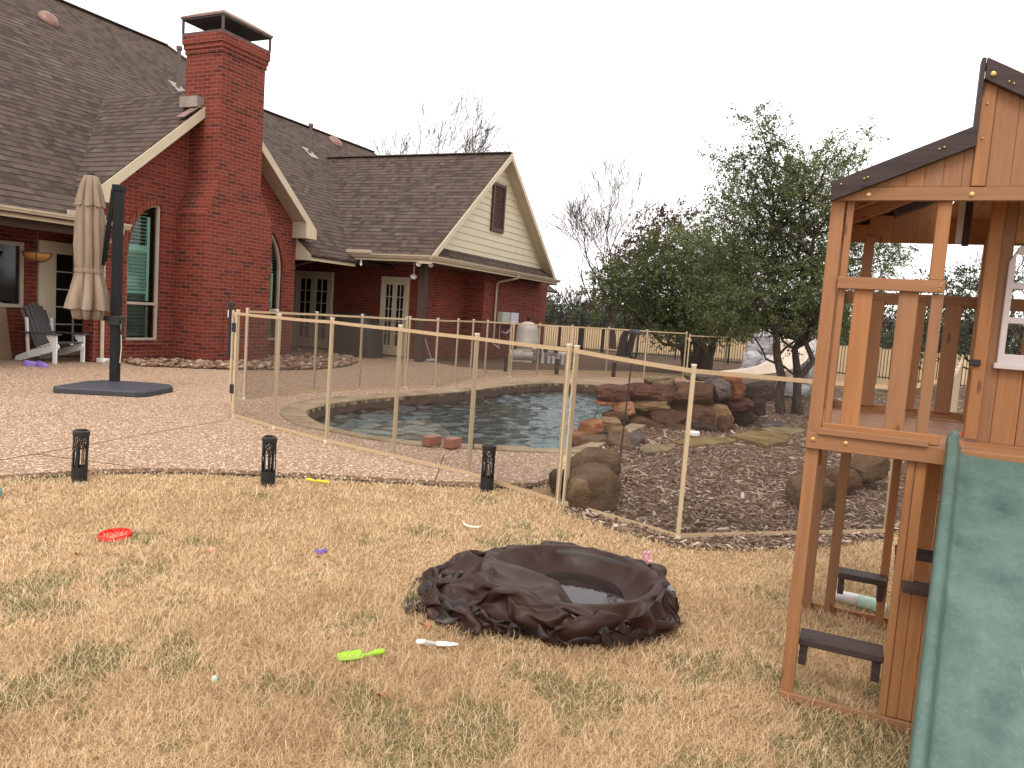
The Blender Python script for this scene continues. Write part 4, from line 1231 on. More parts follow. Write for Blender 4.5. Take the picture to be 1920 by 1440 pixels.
ROCKS = [
 ('long reddish slab jutting over the water at the left top of the waterfall', (328, 412, 545, 508), 'r_red', 11.35, 11, .7, .0),
 ('dark red rectangular block in the top row, right of the jutting slab', (505, 405, 815, 502), 'r_red', 11.5, 12, .7, .0),
 ('big brown square block in the top row behind the fence post', (795, 397, 1055, 522), 'r_brown', 11.45, 13, .7, .0),
 ('grey weathered block in the top row, left of the orange one', (1030, 375, 1150, 492), 'r_grey', 11.6, 14, .6, .15),
 ('orange red upright block at the right end of the top row', (1135, 355, 1250, 492), 'r_orange', 11.7, 15, .55, .1),
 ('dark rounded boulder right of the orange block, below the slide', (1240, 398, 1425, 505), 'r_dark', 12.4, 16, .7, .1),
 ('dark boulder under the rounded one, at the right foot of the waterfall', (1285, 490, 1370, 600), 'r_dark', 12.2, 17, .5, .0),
 ('buff flat capstone lying on top of the dark red block', (640, 355, 800, 412), 'r_buff', 11.7, 18, .5, .0),
 ('small pink stone on top next to the buff capstone', (792, 372, 900, 415), 'r_pink', 11.8, 19, .4, .0),
 ('thin dark slab lying on top of the waterfall behind the fence post', (900, 340, 1060, 380), 'r_grey', 12.3, 20, .6, .0),
 ('thin red slab lying on top behind the orange block', (1060, 345, 1215, 385), 'r_red', 12.2, 21, .6, .0),
 ('thin spout stone under the jutting slab where water runs off', (322, 503, 470, 530), 'r_orange', 11.3, 22, .55, .0),
 ('thin tan layer stone under the dark red block', (515, 498, 795, 562), 'r_tan', 11.45, 23, .6, .0),
 ('dark brown layer stone under the big square block', (780, 515, 900, 570), 'r_brown', 11.6, 44, .6, .0),
 ('flat reddish stone jutting right below the orange block', (1120, 492, 1292, 565), 'r_red', 11.75, 24, .6, .0),
 ('small orange brown rock by the spout', (432, 515, 560, 602), 'r_orange', 11.1, 25, .4, .1),
 ('dark brown stone in the shade behind the small orange rock', (545, 560, 700, 640), 'r_brown', 11.65, 45, .5, .0),
 ('rounded brown stone in the middle of the wall', (672, 558, 905, 665), 'r_brown', 11.3, 26, .6, .0),
 ('large brown stone in the middle row just right of the fence post', (880, 525, 1075, 665), 'r_brown', 11.35, 27, .6, .0),
 ('yellowish pitted stone at the right corner of the wall', (1040, 540, 1170, 700), 'r_tan', 11.3, 28, .5, .0),
 ('brown slanted stone at the lower left of the wall', (375, 572, 520, 655), 'r_brown', 11.0, 29, .5, .2),
 ('brown red leaning slab at the foot of the wall', (505, 615, 740, 745), 'r_brown', 11.0, 30, .5, -.1),
 ('brown block at the foot of the wall left of the fence post', (760, 655, 920, 765), 'r_brown', 10.95, 31, .5, .0),
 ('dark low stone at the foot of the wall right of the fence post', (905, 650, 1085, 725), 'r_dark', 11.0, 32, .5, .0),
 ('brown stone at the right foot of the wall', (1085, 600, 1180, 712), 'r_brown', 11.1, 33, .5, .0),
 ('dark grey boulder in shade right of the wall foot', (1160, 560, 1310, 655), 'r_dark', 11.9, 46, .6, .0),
 ('bright orange angular rock at the pool edge', (222, 635, 372, 745), 'r_orange', 9.6, 34, .5, .15),
 ('orange rock sloping down into the pool edge', (168, 700, 320, 805), 'r_orange', 9.45, 35, .5, .2),
 ('tan orange rock behind the bright orange one', (310, 622, 475, 705), 'r_tan', 9.9, 36, .5, .0),
 ('small dark stone wedged among the orange rocks', (325, 685, 405, 738), 'r_dark', 9.55, 37, .3, .0),
 ('light brown rock beside the feeder pole', (395, 678, 530, 765), 'r_tan', 9.6, 38, .4, .0),
 ('brown angular rock in front of the orange rocks', (228, 735, 418, 865), 'r_taupe', 9.1, 39, .5, .0),
 ('taupe angular rock behind the feeder pole', (392, 735, 545, 890), 'r_taupe', 9.0, 40, .5, .0),
 ('dark grey pointed rock right of the feeder pole', (495, 722, 625, 808), 'r_grey', 9.3, 41, .5, .15),
 ('small brown rock low between the dark pointed rock and the wall', (600, 700, 790, 765), 'r_brown', 10.4, 47, .5, .0),
]
for lab, bx, mt, Y, sd_, dp, tl in ROCKS:
    big = (bx[2] - bx[0]) > 150
    rock('waterfall_stone', lab, 'rock', bx, mt, Y, sd_, dp, WG, 0.0, tl, boxy=.75 if big else .5, cuts=9)
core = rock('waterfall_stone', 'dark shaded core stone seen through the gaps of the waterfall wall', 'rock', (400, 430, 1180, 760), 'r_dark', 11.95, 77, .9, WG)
rock('boulder', 'long taupe boulder behind the fence joint by the pool end', 'boulder', (135, 815, 475, 1020), 'r_taupe', 6.75, 42, .5, 'boulders in the mulch bed', .0, .12, boxy=.2, cuts=4, rough=.05)
rock('boulder', 'large rounded brown boulder right beside the fence joint at the lawn edge', 'boulder', (140, 928, 475, 1230), 'r_taupe', 5.95, 43, .55, 'boulders in the mulch bed', .0, .15, boxy=.25, cuts=4, rough=.05)
rock('boulder', 'dark low rock half hidden behind the fence joint', 'boulder', (35, 940, 140, 1065), 'r_dark', 6.3, 48, .4, 'boulders in the mulch bed', boxy=.3)
rock('boulder', 'dark angular boulder behind the front post of the playset', 'boulder', (1480, 898, 1562, 966), 'r_taupe', 6.5, 50, .4, 'boulders in the mulch bed', zoom=None, boxy=.45)
rock('boulder', 'brown boulder seen between the playset posts, upper of two', 'boulder', (1590, 850, 1663, 898), 'r_taupe', 7.5, 51, .4, 'boulders in the mulch bed', .0, .35, zoom=None, boxy=.3)
rock('boulder', 'small brown boulder seen between the playset posts, lower of two', 'boulder', (1546, 882, 1608, 918), 'r_brown', 7.1, 52, .35, 'boulders in the mulch bed', .0, .25, zoom=None, boxy=.35)
# flat stepping stones lying in the mulch
def flagstone(label, pts, mat, th=.035):
    P = [gnd(1020 + x / 3.348, 600 + y / 3.348, .03) for x, y in pts]
    c = sum(P, Vector()) / len(P)
    q = []; n = len(P)
    for k in range(n):
        a, b = P[k] - c, P[(k + 1) % n] - c
        for j in range(7):
            w = a.lerp(b, j / 7); f_ = 1 + .09 * noise.noise(w * 6 + c) + .05 * noise.noise(w * 17 + c)
            q.append((w.x * f_, w.y * f_))
    m = MB(); m.plate(q, [], ident, 0, th)
    o = m.build('flagstone', MAT[mat], None, bevel=.005)
    o.location = (c.x, c.y, .012)
    tag(o, label, 'flagstone', 'flat stepping stones')
flagstone('buff flagstone nearest the feeder pole', ((585, 812), (640, 785), (760, 790), (825, 805), (770, 825), (640, 840)), 'r_buff')
flagstone('long yellowish flagstone in front of the waterfall', ((820, 770), (900, 745), (1050, 738), (1170, 745), (1212, 765), (1100, 780), (930, 795)), 'r_yellow')
flagstone('yellow brown flagstone with ragged front edge', ((1170, 738), (1290, 705), (1450, 715), (1545, 745), (1520, 775), (1400, 798), (1290, 770)), 'r_yellow', .05)
flagstone('pale thin flagstone behind the yellow brown one', ((1360, 690), (1450, 668), (1600, 680), (1645, 700), (1560, 722), (1430, 708)), 'r_buff')
flagstone('grey flagstone farthest along the path', ((1345, 655), (1420, 640), (1540, 650), (1570, 668), (1470, 676), (1370, 672)), 'r_grey')
p = gnd(1299, 822, .02)
o = tag(MB().lathe([(.07, 0), (.085, .015), (.085, .055), (.078, .062), (.05, .065), (0, .065)], 20).build('skimmer_lid', MAT['white'], None, smooth=True), 'small round white plastic basin lying on the flagstone by the waterfall', 'plastic basin')
o.location = (p.x, p.y, .055)
# the thin fall of water under the jutting slab
wf = MB(); r_ = random.Random(4)
for k in range(11):
    p = at(1123 + r_.uniform(0, 17), 757, 11.25 + r_.uniform(-.05, .1))
    vx = r_.uniform(-.25, .02)
    pts = [p + Vector((vx * t, -.12 * t, -1.6 * t * t * (.6 + .1 * k / 11))) for t in (0, .12, .24, .36, .48, .58)]
    pts = [q for q in pts if q.z > -.13] or pts[:2]
    wf.tube(pts, [.004 + .002 * (i % 2) for i in range(len(pts))], 5)
tag(wf.build('waterfall', MAT['pane'], None, smooth=True), 'thin stream of water falling from the spout stone into the pool', 'waterfall')
# ------------------------------------------------------------------ bird feeder on its tall pole
fp = gnd(1157, 908, 0)
bf = thing('bird_feeder', 'black lantern-shaped bird feeder on a tall thin pole in the mulch', 'bird feeder', fp)
top = 1.5 + (607 - 592) / 1430 * 6.9 + .0
MB().tube([(0, 0, -.02), (.035, .05, .8), (.055, .08, 1.2)], .007, 6).build('pole', MAT['iron'], bf, smooth=True)
cg = MB(); c0 = Vector((.06, .085, 1.2))
for k in range(4):
    a = k * math.pi / 2 + .5
    dx, dy = .048 * math.cos(a), .048 * math.sin(a)
    cg.beam(c0 + Vector((0, 0, -.08)), c0 + Vector((dx, dy, .02)), .008, .008)
    cg.beam(c0 + Vector((dx, dy, .02)), c0 + Vector((dx, dy, .20)), .009, .009)
cg.lathe([(.0, .015), (.06, .015), (.06, .03), (0, .03)], 4, c0); cg.build('feeder_cage', MAT['iron'], bf)
MB().lathe([(.062, .20), (.062, .215), (.05, .235), (0, .24)], 4, c0).build('feeder_roof', MAT['iron'], bf)
# ------------------------------------------------------------------ sprinkler stake, white tag in the mulch
p = gnd(1172, 948, 0)
sp = thing('sprinkler', 'thin white plastic sprinkler stake lying in the mulch behind the boulder', 'sprinkler', p)
MB().tube([(-.01, 0, .01), (.0, -.03, .05), (.015, -.06, .08)], .006, 6).build('stake', MAT['pvc'], sp, smooth=True)
MB().tube([(-.035, -.02, .045), (.03, -.03, .055)], .006, 6).build('crossbar', MAT['pvc'], sp, smooth=True)
# ------------------------------------------------------------------ black picket fence at the back of the garden
def iron_fence(label, pts, h=1.62, sp_=.115, pw=.07, cat='fence', ev=2.4):
    base = Vector((pts[0][0], pts[0][1], 0))
    t = thing('iron_fence', label, cat, base, 0, 'black iron fence runs')
    rails = MB(); pk = MB()
    for i in range(len(pts) - 1):
        a = Vector((pts[i][0], pts[i][1], 0)) - base; b = Vector((pts[i + 1][0], pts[i + 1][1], 0)) - base
        L = (b - a).length; d_ = (b - a).normalized()
        for z in (.12, h - .18, h - .02):
            rails.beam(a + Vector((0, 0, z)), b + Vector((0, 0, z)), .03, .04)
        k = 0
        while k * ev <= L + .01:
            p = a + d_ * k * ev
            MB().box(p.x - pw / 2, p.x + pw / 2, p.y - pw / 2, p.y + pw / 2, 0, h + .08).build('fence_post', MAT['iron'], t)
            k += 1
        k = 1
        while k * sp_ < L:
            p = a + d_ * k * sp_
            pk.box(p.x - .011, p.x + .011, p.y - .011, p.y + .011, .05, h - .01); k += 1
    rails.build('fence_rail', MAT['iron'], t); pk.build('picket_row', MAT['iron'], t)
    return t
iron_fence('black picket fence panel with heavy posts right beside the house corner', [(1.2, 37.2), (3.2, 36.4), (5.2, 35.6)], 1.7, .115, .13, ev=1.0)
iron_fence('long black picket fence behind the evergreen trees and the water slide', [(5.2, 35.6), (9.98, 32.6), (13.0, 29.6), (18.0, 24.5), (26.0, 21.5), (40, 18)], 1.6)
# ------------------------------------------------------------------ pool filter and its plumbing
fpos = gnd(985, 678, 0)
ft = thing('pool_filter', 'beige domed pool filter tank with white plumbing at its foot', 'pool filter', fpos)
MB().lathe([(.30, .42), (.36, .50), (.37, .58), (.38, .60), (.38, .64), (.37, .66), (.36, 1.02), (.34, 1.12), (.27, 1.22), (.14, 1.29), (0, 1.31)], 28).build('tank', MAT['tank'], ft, smooth=True)
MB().lathe([(.34, .05), (.36, .12), (.34, .42), (.28, .44)], 24).build('tank_base', MAT['tank'], ft, smooth=True)
MB().lathe([(.03, 1.3), (.03, 1.38), (.05, 1.39), (.05, 1.42), (0, 1.43)], 10).build('gauge', MAT['charcoal'], ft, smooth=True)
pm = MB()
for x, y, z0, z1 in ((.55, -.3, 0, .45), (.75, -.25, 0, .22), (.9, -.3, 0, .22), (1.05, -.2, 0, .30), (1.2, -.3, 0, .32), (1.38, -.25, 0, .34), (1.6, -.2, 0, .12)):
    pm.tube([(x, y, z0), (x, y, z1)], .055, 10); pm.tube([(x, y, z1 - .04), (x, y, z1 + .03)], .068, 10)
pm.tube([(-.5, -.2, .32), (1.4, -.2, .36)], .05, 8); pm.tube([(.2, -.3, .45), (1.0, -.35, .46)], .045, 8)
pm.build('plumbing', MAT['pvc'], ft, smooth=True)
pu = MB(); pu.tube([(-.55, -.35, .22), (-.1, -.35, .22)], .17, 14); pu.tube([(-.1, -.35, .22), (.22, -.35, .22)], .12, 12); pu.box(-.5, .2, -.47, -.22, 0, .06)
pu.build('pump', MAT['tank'], ft, smooth=True)
vl = MB()
for x in (.4, .62, .95): vl.box(x - .07, x + .07, -.4, -.24, .38, .52)
vl.build('valve', MAT['charcoal'], ft, bevel=.02)
# ------------------------------------------------------------------ covered grill
gr = MB()
G = Matrix.Translation(hw(5.9, .5, .03)) @ Matrix.Rotation(H_ROT + rad(90), 4, 'Z')
def cover_ring(z, w, d_, n=40, wav=0):
    out = []
    for k in range(n):
        a = 2 * math.pi * k / n; c, s_ = math.cos(a), math.sin(a)
        q = 4.5; e = (abs(c) ** q + abs(s_) ** q) ** (-1 / q)
        f = 1 + wav * math.sin(a * 9 + z * 3) * .5 + wav * math.sin(a * 5 + 1)
        out.append(G @ Vector((c * e * w / 2 * f, s_ * e * d_ / 2 * f, z)))
    return out
lv_ = [(0.0, 1.62, .74, .02), (.3, 1.6, .72, .02), (.6, 1.58, .70, .015), (.88, 1.56, .68, .01), (.93, 1.30, .66, .008), (1.08, 1.1, .60, .006), (1.18, .9, .45, .004), (1.21, .5, .2, 0)]
vs = []; fs = []
for z, w_, d_, wv in lv_: vs += cover_ring(z, w_, d_, 40, wv)
for i in range(len(lv_) - 1):
    for k in range(40): fs.append((i * 40 + k, i * 40 + (k + 1) % 40, (i + 1) * 40 + (k + 1) % 40, (i + 1) * 40 + k))
fs.append(tuple(range((len(lv_) - 1) * 40, len(lv_) * 40)))
gr.add(vs, fs)
tag(gr.build('covered_grill', MAT['cover'], None, smooth=True), 'grill under a fitted black cover beside the glazed doors', 'grill')
# broom by the porch post
bp = hw(7.0, -1.35, .03)
br = thing('broom', 'push broom standing on the porch floor behind the wooden post', 'broom', bp, H_ROT)
MB().tube([(0, 0, .06), (-.28, .22, .95)], .013, 6).build('handle', MAT['pvc'], br, smooth=True)
MB().box(-.22, .22, -.04, .04, .0, .06).build('brush_head', MAT['greybox'], br, bevel=.008)
# ------------------------------------------------------------------ wooden playset (local axes: x to the right along its front, y to the back)
PQ = Vector((1.206, 3.011, 0)); P_ROT = -TH
PS = thing('wooden_playset', 'brown cedar playset tower with raised deck, dark roof edges and a green slide', 'playset', PQ, P_ROT)
def wd(name, *boxes, mat='cedar', bevel=.0025, parent=None):
    m = MB()
    for b in boxes: m.box(*b)
    return m.build(name, MAT[mat], parent or PS, bevel=bevel)
DZ = 1.12; DP = 1.17      # deck height, depth
# posts
wd('post', (-.02, .03, 0.001, .045, 0, 2.07)); wd('post', (.036, .062, .012, .05, 1.12, 2.07))
wd('post', (.345, .392, 0.001, .04, 1.735, 2.07)); wd('post', (.36, .40, .002, .04, 1.125, 1.685))
wd('post', (-.02, .03, DP - .05, DP, 0, 2.05)); wd('post', (.095, .145, DP - .03, DP + .02, .0, 2.03))
wd('post', (.345, .372, .004, .05, 0, 1.06)); wd('post', (.55, .595, .29, .335, 1.13, 2.10))
wd('post', (.345, .385, DP - .05, DP, .0, 1.05)); wd('post', (.63, .675, DP - .045, DP, 1.12, 2.03))
wd('post', (1.35, 1.40, 0.001, .045, 0, 2.07)); wd('post', (1.35, 1.40, DP - .045, DP, 0, 2.02))
# beams and rails
def beam(x0, x1, y0, y1, z0, z1): return wd('beam', (x0, x1, y0, y1, z0, z1))
b1 = beam(-.02, 1.42, -.02, .0, 2.022, 2.072)
beam(-.02, 1.42, -.02, -.001, 1.055, 1.12)
beam(.03, 1.35, DP + .021, DP + .04, 1.055, 1.12); beam(-.02, 1.42, DP + .021, DP + .04, 2.03, 2.09)
wd('beam', (-.02, .0, .05, DP - .05, 1.055, 1.118)); wd('beam', (-.018, .005, .05, DP - .05, 2.0, 2.07))
wd('beam', (1.38, 1.40, .05, DP - .05, 1.055, 1.118)); wd('beam', (1.38, 1.40, .05, DP - .05, 2.0, 2.07))
wd('rail', (.032, .398, -.016, .002, 1.688, 1.734)); wd('rail', (.032, .44, -.006, .012, 1.123, 1.162)); wd('rail', (.02, .405, -.035, -.0205, 1.116, 1.142))
wd('rail', (.0, 1.35, DP - .01, DP + .012, 1.685, 1.745)); wd('rail', (.0, 1.35, DP - .012, DP + .008, 1.125, 1.165))
# pickets of the front and back rail
for x0, x1 in ((.095, .162), (.25, .318)): wd('slat', (x0, x1, .004, .02, 1.155, 1.69))
for x0 in (.15, .34, .50, .66, .84, 1.0, 1.16): wd('slat', (x0, x0 + .072, DP - .026, DP - .013, 1.155, 1.70))
# deck boards
y = .0
while y < DP - .01:
    wd('deck_board', (.0, 1.38, y + .002, min(DP, y + .138), DZ - .022, DZ), bevel=.002); y += .14
wd('floor_joist', (.0, 1.38, .3, .33, 1.04, 1.097)); wd('floor_joist', (.0, 1.38, .8, .83, 1.04, 1.097))
# ground sills, lower wall with counter, corner brace
wd('sill', (-.02, 1.42, -.018, .0, .0, .045)); wd('sill', (-.02, 1.42, DP, DP + .018, .0, .045))
for x0, x1 in ((.373, .412), (.413, .46), (.462, .53), (.532, .6), (.602, .67)):
    wd('wall_board', (x0, x1, .01, .024, .04, 1.054 if x1 < .42 else .56))
for k in range(9):
    wd('wall_board', (.42 + k * .1, .518 + k * .1, .62, .635, .02, 1.05))
wd('counter', (.375, 1.3, -.075, .03, .565, .59), mat='darkwood')
MB().beam((.03, .06, 1.05), (.03, .16, .98), .02, .03).build('brace', MAT['cedar'], PS)
MB().beam((.145, DP - .06, 1.05), (.145, DP - .16, .95), .02, .03).build('brace', MAT['cedar'], PS)
# ladder steps, dark stained
def step(x0, x1, y0, y1, z):
    o = wd('step', (x0, x1, y0, y1, z - .03, z), mat='darkwood', bevel=.004)
    for xa in (x0 + .004, x1 - .036):
        m = MB(); m.add([Vector((xa + dx, yy, zz)) for dx in (0, .03) for yy, zz in ((y0 + .01, z - .031), (y1 - .01, z - .031), (y1 - .012, z - .07), (y0 + .04, z - .115), (y0 + .012, z - .115))],
                        [(0, 1, 2, 3, 4), (9, 8, 7, 6, 5)] + [(i, (i + 1) % 5, 5 + (i + 1) % 5, 5 + i) for i in range(5)])
        m.build('step_bracket', MAT['darkwood'], o, bevel=.002)
    return o
step(.031, .344, .03, .16, .265); step(.146, .372, DP - .16, DP - .04, .285); step(.36, .62, .34, .44, .62)
# left lean-to roof and the raised middle
def roofpanel(name, x0, z0, x1, z1, mat, th, ya=-.03, yb=DP + .05):
    m = MB(); m.add([(x0, ya, z0), (x1, ya, z1), (x1, yb, z1), (x0, yb, z0), (x0, ya, z0 - th), (x1, ya, z1 - th), (x1, yb, z1 - th), (x0, yb, z0 - th)],
                    [(0, 1, 2, 3), (7, 6, 5, 4), (0, 4, 5, 1), (1, 5, 6, 2), (2, 6, 7, 3), (3, 7, 4, 0)], Vector((0, 1, 0)))
    return m.build(name, MAT[mat], PS, bevel=.002)
SL = (2.275 - 2.082) / .455
for k in range(4):
    xa = -.02 + k * .114; xb = xa + .113
    roofpanel('roof_board', xa, 2.082 + SL * (xa + .02), xb, 2.082 + SL * (xb + .02), 'cedar', .014)
roofpanel('roof_edge', -.024, 2.088, .44, 2.285, 'darkwood', .075, -.05, -.024)
roofpanel('roof_edge', -.024, 2.088, .44, 2.285, 'darkwood', .075, DP + .05, DP + .07)
for y in (.35, .75): roofpanel('rafter', .0, 2.07, .44, 2.255, 'cedar', .045, y, y + .03)
roofpanel('rafter', .22, 2.16, .44, 2.255, 'darkwood', .06, .93, 1.0)
x = .05
while x < .43:
    zt = 2.082 + SL * (x + .065) - .075
    if zt > 2.08: wd('siding_board', (x, min(.4395, x + .0595), -.012, .003, 2.073, min(zt + .045, 2.3)), bevel=.0015)
    x += .06
wd('post', (.44, .485, -.024, -.002, 2.073, 2.45))
x = .487
while x < 1.0:
    t_ = 2.5 - .56 * abs(x + .03 - .44)
    if x > .93: break
    wd('siding_board', (x, x + .0735, -.014, .002, 2.073, t_ - .03), bevel=.0015); x += .074
wd('siding_board', (.426, .4395, -.048, .012, 2.24, 2.515), mat='darkwood', bevel=.002)
roofpanel('roof_edge', .442, 2.515, 1.5, 1.93, 'darkwood', .075, -.05, -.025)
for k in range(9):
    xa = .442 + k * .116; xb = xa + .115
    roofpanel('roof_board', xa, 2.505 - .553 * (xa - .442), xb, 2.505 - .553 * (xb - .442), 'cedar', .014, -.026, .03)
for k in range(9): wd('ceiling_board', (.445 + k * .105, .548 + k * .105, .0, DP, 2.115, 2.13))
for k in range(4): wd('siding_board', (.0 + k * .11, .1098 + k * .11, DP - .012, DP + .003, 2.0, 2.09 + .047 * k), bevel=.0015)
for k in range(9): wd('siding_board', (.44 + k * .1, .5398 + k * .1, DP - .012, DP + .003, 2.0, 2.12), bevel=.0015)
wd('hanger', (.455, .478, .5, .53, 1.93, 2.2), mat='winframe'); wd('hanger', (.480, .505, .5, .53, 1.92, 2.2), mat='darkwood')
# little house front on the deck with a white window
hx0 = .597; wz0, wz1 = 1.455, 1.915
for x0, x1, z0, z1 in ((hx0, .645, 1.12, 2.15), (.645, .73, 1.12, wz0), (.731, .82, 1.12, wz0), (.821, .91, 1.12, wz0), (.911, 1.0, 1.12, wz0), (1.0, 1.09, 1.12, 2.1), (1.091, 1.2, 1.12, 2.1), (1.201, 1.34, 1.12, 2.05), (.645, 1.0, wz1, 2.15)):
    wd('house_board', (x0, x1 - .001, .33, .345, z0, z1), bevel=.0015)
wf_ = MB()
A_ = [(.632, wz0 - .015), (1.0, wz0 - .015), (1.0, 1.84), (.97, 1.90), (.90, 1.93), (.73, 1.93), (.66, 1.90), (.632, 1.84)]
hol = []
for i in range(3):
    for z0, z1 in ((1.48, 1.60), (1.625, 1.735), (1.76, 1.87)):
        x0 = .655 + i * .11; hol.append([(x0, z0), (x0 + .092, z0), (x0 + .092, z1), (x0, z1)])
wf_.plate(A_, hol, XZ, .312, .329)
wf_.box(.622, 1.01, .295, .329, wz0 - .035, wz0 - .012)
wf_.build('window_frame', MAT['winframe'], PS, bevel=.003)
wd('door_hinge', (.535, .575, .275, .289, 1.425, 1.45), mat='black')
# bolts
def bolt(x, z, y=-.021, r=.0085):
    m = MB(); m.lathe([(r, 0), (r, .002), (r * .72, .003), (r * .66, .0065), (r * .3, .007), (r * .28, .005), (0, .005)], 16)
    m.v = [Vector((x + p.x, y - p.z, z + p.y)) for p in m.v]
    return m.build('bolt', MAT['gold'], PS, smooth=True)
for x, z in ((-.002, 2.048), (.108, 2.044), (.447, 2.044), (.005, 1.092), (.124, 1.092)): bolt(x, z)
bolt(.465, 2.455, -.051)
for x, z in ((.01, 2.078), (.088, 2.098), (.10, 2.103), (.325, 2.20), (.34, 2.206)): bolt(x, z, -.051, .0035)
for x, z in ((.515, 2.425), (.53, 2.417)): bolt(x, z, -.051, .0035)
for x, z in ((.46, 2.36), (.458, 2.24), (.38, 1.70), (.385, 1.72), (.383, 1.712)): bolt(x, z, -.0245 if z > 2 else -.0165, .0035)
# green wave slide bolted to the deck edge
sl_ = MB()
path = []
for i in range(40):
    s_ = -.06 + 2.3 * i / 39
    if s_ < .0: zz = 1.105
    else: zz = 1.105 - .60 * s_ + .035 * math.exp(-s_ * 6) - .035 + .03 * math.sin(s_ * 4.2)
    if s_ > 1.72: zz = max(zz, .13)
    path.append((s_, max(zz, .10)))
W_ = .62; lipw = .05
prof = [(-.002, .0), (-.002, .06), (.003, .074), (.012, .079), (.020, .072), (.024, .055), (.029, .028), (.042, .008), (.09, .0), (W_ - .09, .0), (W_ - .042, .008), (W_ - .029, .028), (W_ - .024, .055), (W_ - .020, .072), (W_ - .012, .079), (W_ - .003, .074), (W_ + .002, .06), (W_ + .002, .0)]
vs = []; fs = []; npf = len(prof)
for i, (s_, z) in enumerate(path):
    e = .75 if s_ < .02 else 1.0
    drift = -.094 * max(s_, 0)
    for x, h_ in prof:
        hh = h_ * (1.0 if s_ > .03 else .8)
        vs.append(Vector((.475 + x + drift * (1 if x < .3 else -.2), -s_ + .0, z + hh)))
for i in range(len(path) - 1):
    for k in range(npf - 1): fs.append((i * npf + k, i * npf + k + 1, (i + 1) * npf + k + 1, (i + 1) * npf + k))
sl_.add(vs, fs)
so_ = sl_.build('slide', MAT['slide'], PS, fix=False, smooth='all')
md = so_.modifiers.new('thickness', 'SOLIDIFY'); md.thickness = .008; md.offset = -1
md = so_.modifiers.new('round', 'SUBSURF'); md.levels = 1; md.render_levels = 2
# the two rounded horns where the slide hooks over the deck
hm = MB()
for x in (.475, .475 + W_ - .028):
    hm.lathe([(.0, 0), (.016, 0), (.018, .03), (.0165, .065), (.012, .082), (.006, .088), (0, .089)], 18, (x + .014, .012, 1.10))
hm.build('slide_horn', MAT['slide'], so_, smooth='all')
# toys left on and under the playset
def pl(x, y, z): return PQ + Matrix.Rotation(P_ROT, 3, 'Z') @ Vector((x, y, z))
o = tag(MB().lathe([(.02, 0), (.018, .006), (.009, .018), (0, .022)], 12).build('toy_cone', MAT['orange'], None, smooth=True), 'tiny orange toy cone lying on the playset deck', 'toy'); o.location = pl(.565, .5, DZ); o.rotation_euler = (.3, 0, 0)
# ------------------------------------------------------------------ folded cantilever parasol
UP = Vector((-5.63, 10.75, .035))
um = thing('cantilever_parasol', 'closed taupe cantilever parasol on a black pole with a heavy dark base', 'parasol', UP)
bp_ = [gnd(x, y, .06) - UP for x, y in ((112, 748), (122, 737), (158, 728), (258, 719), (282, 721), (316, 736), (316, 742), (268, 757), (115, 754))]
BA = [(-.70, -.12), (-.58, .02), (-.10, .62), (.02, .66), (.66, .24), (.70, .12), (.22, -.56), (.06, -.62)]
bs = MB()
def baseoct(k, z):
    Rm = Matrix.Rotation(rad(7), 3, 'Z')
    P4 = [(-.62, -.50), (.40, -.50), (.52, -.44), (.64, .30), (.56, .50), (-.42, .52), (-.58, .40), (-.68, -.42)]
    return [Rm @ Vector((x * k + .10, y * k - .12, z)) for x, y in P4]
lay = [(1.0, 0), (1.0, .07), (.97, .085), (.55, .125), (.2, .135)]
vs = []; fs = []
for k, z in lay: vs += baseoct(k, z)
for i in range(len(lay) - 1):
    for k in range(8): fs.append((i * 8 + k, i * 8 + (k + 1) % 8, (i + 1) * 8 + (k + 1) % 8, (i + 1) * 8 + k))
fs.append(tuple(range(8))[::-1]); fs.append(tuple(range(32, 40)))
bs.add(vs, fs); bs.build('base', MAT['baseplate'], um, bevel=.008)
lean = Vector((.0, 0, 0))
po = MB(); po.box(-.055, .055, -.055, .055, .10, 2.83); po.build('pole', MAT['charcoal'], um, bevel=.008)
po = MB(); po.box(-.068, .068, -.068, .068, 2.78, 2.87); po.build('pole_cap', MAT['charcoal'], um, bevel=.01)
po = MB(); po.box(-.085, .085, -.08, .08, .92, 1.06); po.box(-.21, -.06, -.03, .03, .98, 1.05); po.lathe([(.0, -.09), (.03, -.09), (.03, .09), (0, .09)], 12)
po.build('crank_housing', MAT['black'], um, bevel=.01)
MB().tube([(.08, -.02, 1.0), (.12, -.05, .95), (.11, -.05, .80)], .014, 6).build('crank_handle', MAT['black'], um, smooth=True)
MB().tube([(.09, -.03, .95), (.10, -.03, .6), (.09, -.04, .4)], .006, 5).build('cord', MAT['rope'], um)
MB().beam((-.06, -.04, 2.80), (-.17, -.05, 1.75), .035, .05).build('arm', MAT['charcoal'], um, bevel=.005)
MB().beam((-.04, -.045, 2.75), (-.13, -.055, 1.8), .02, .03).build('strut', MAT['charcoal'], um, bevel=.004)
CC = Vector((-.335, -.10, 0))
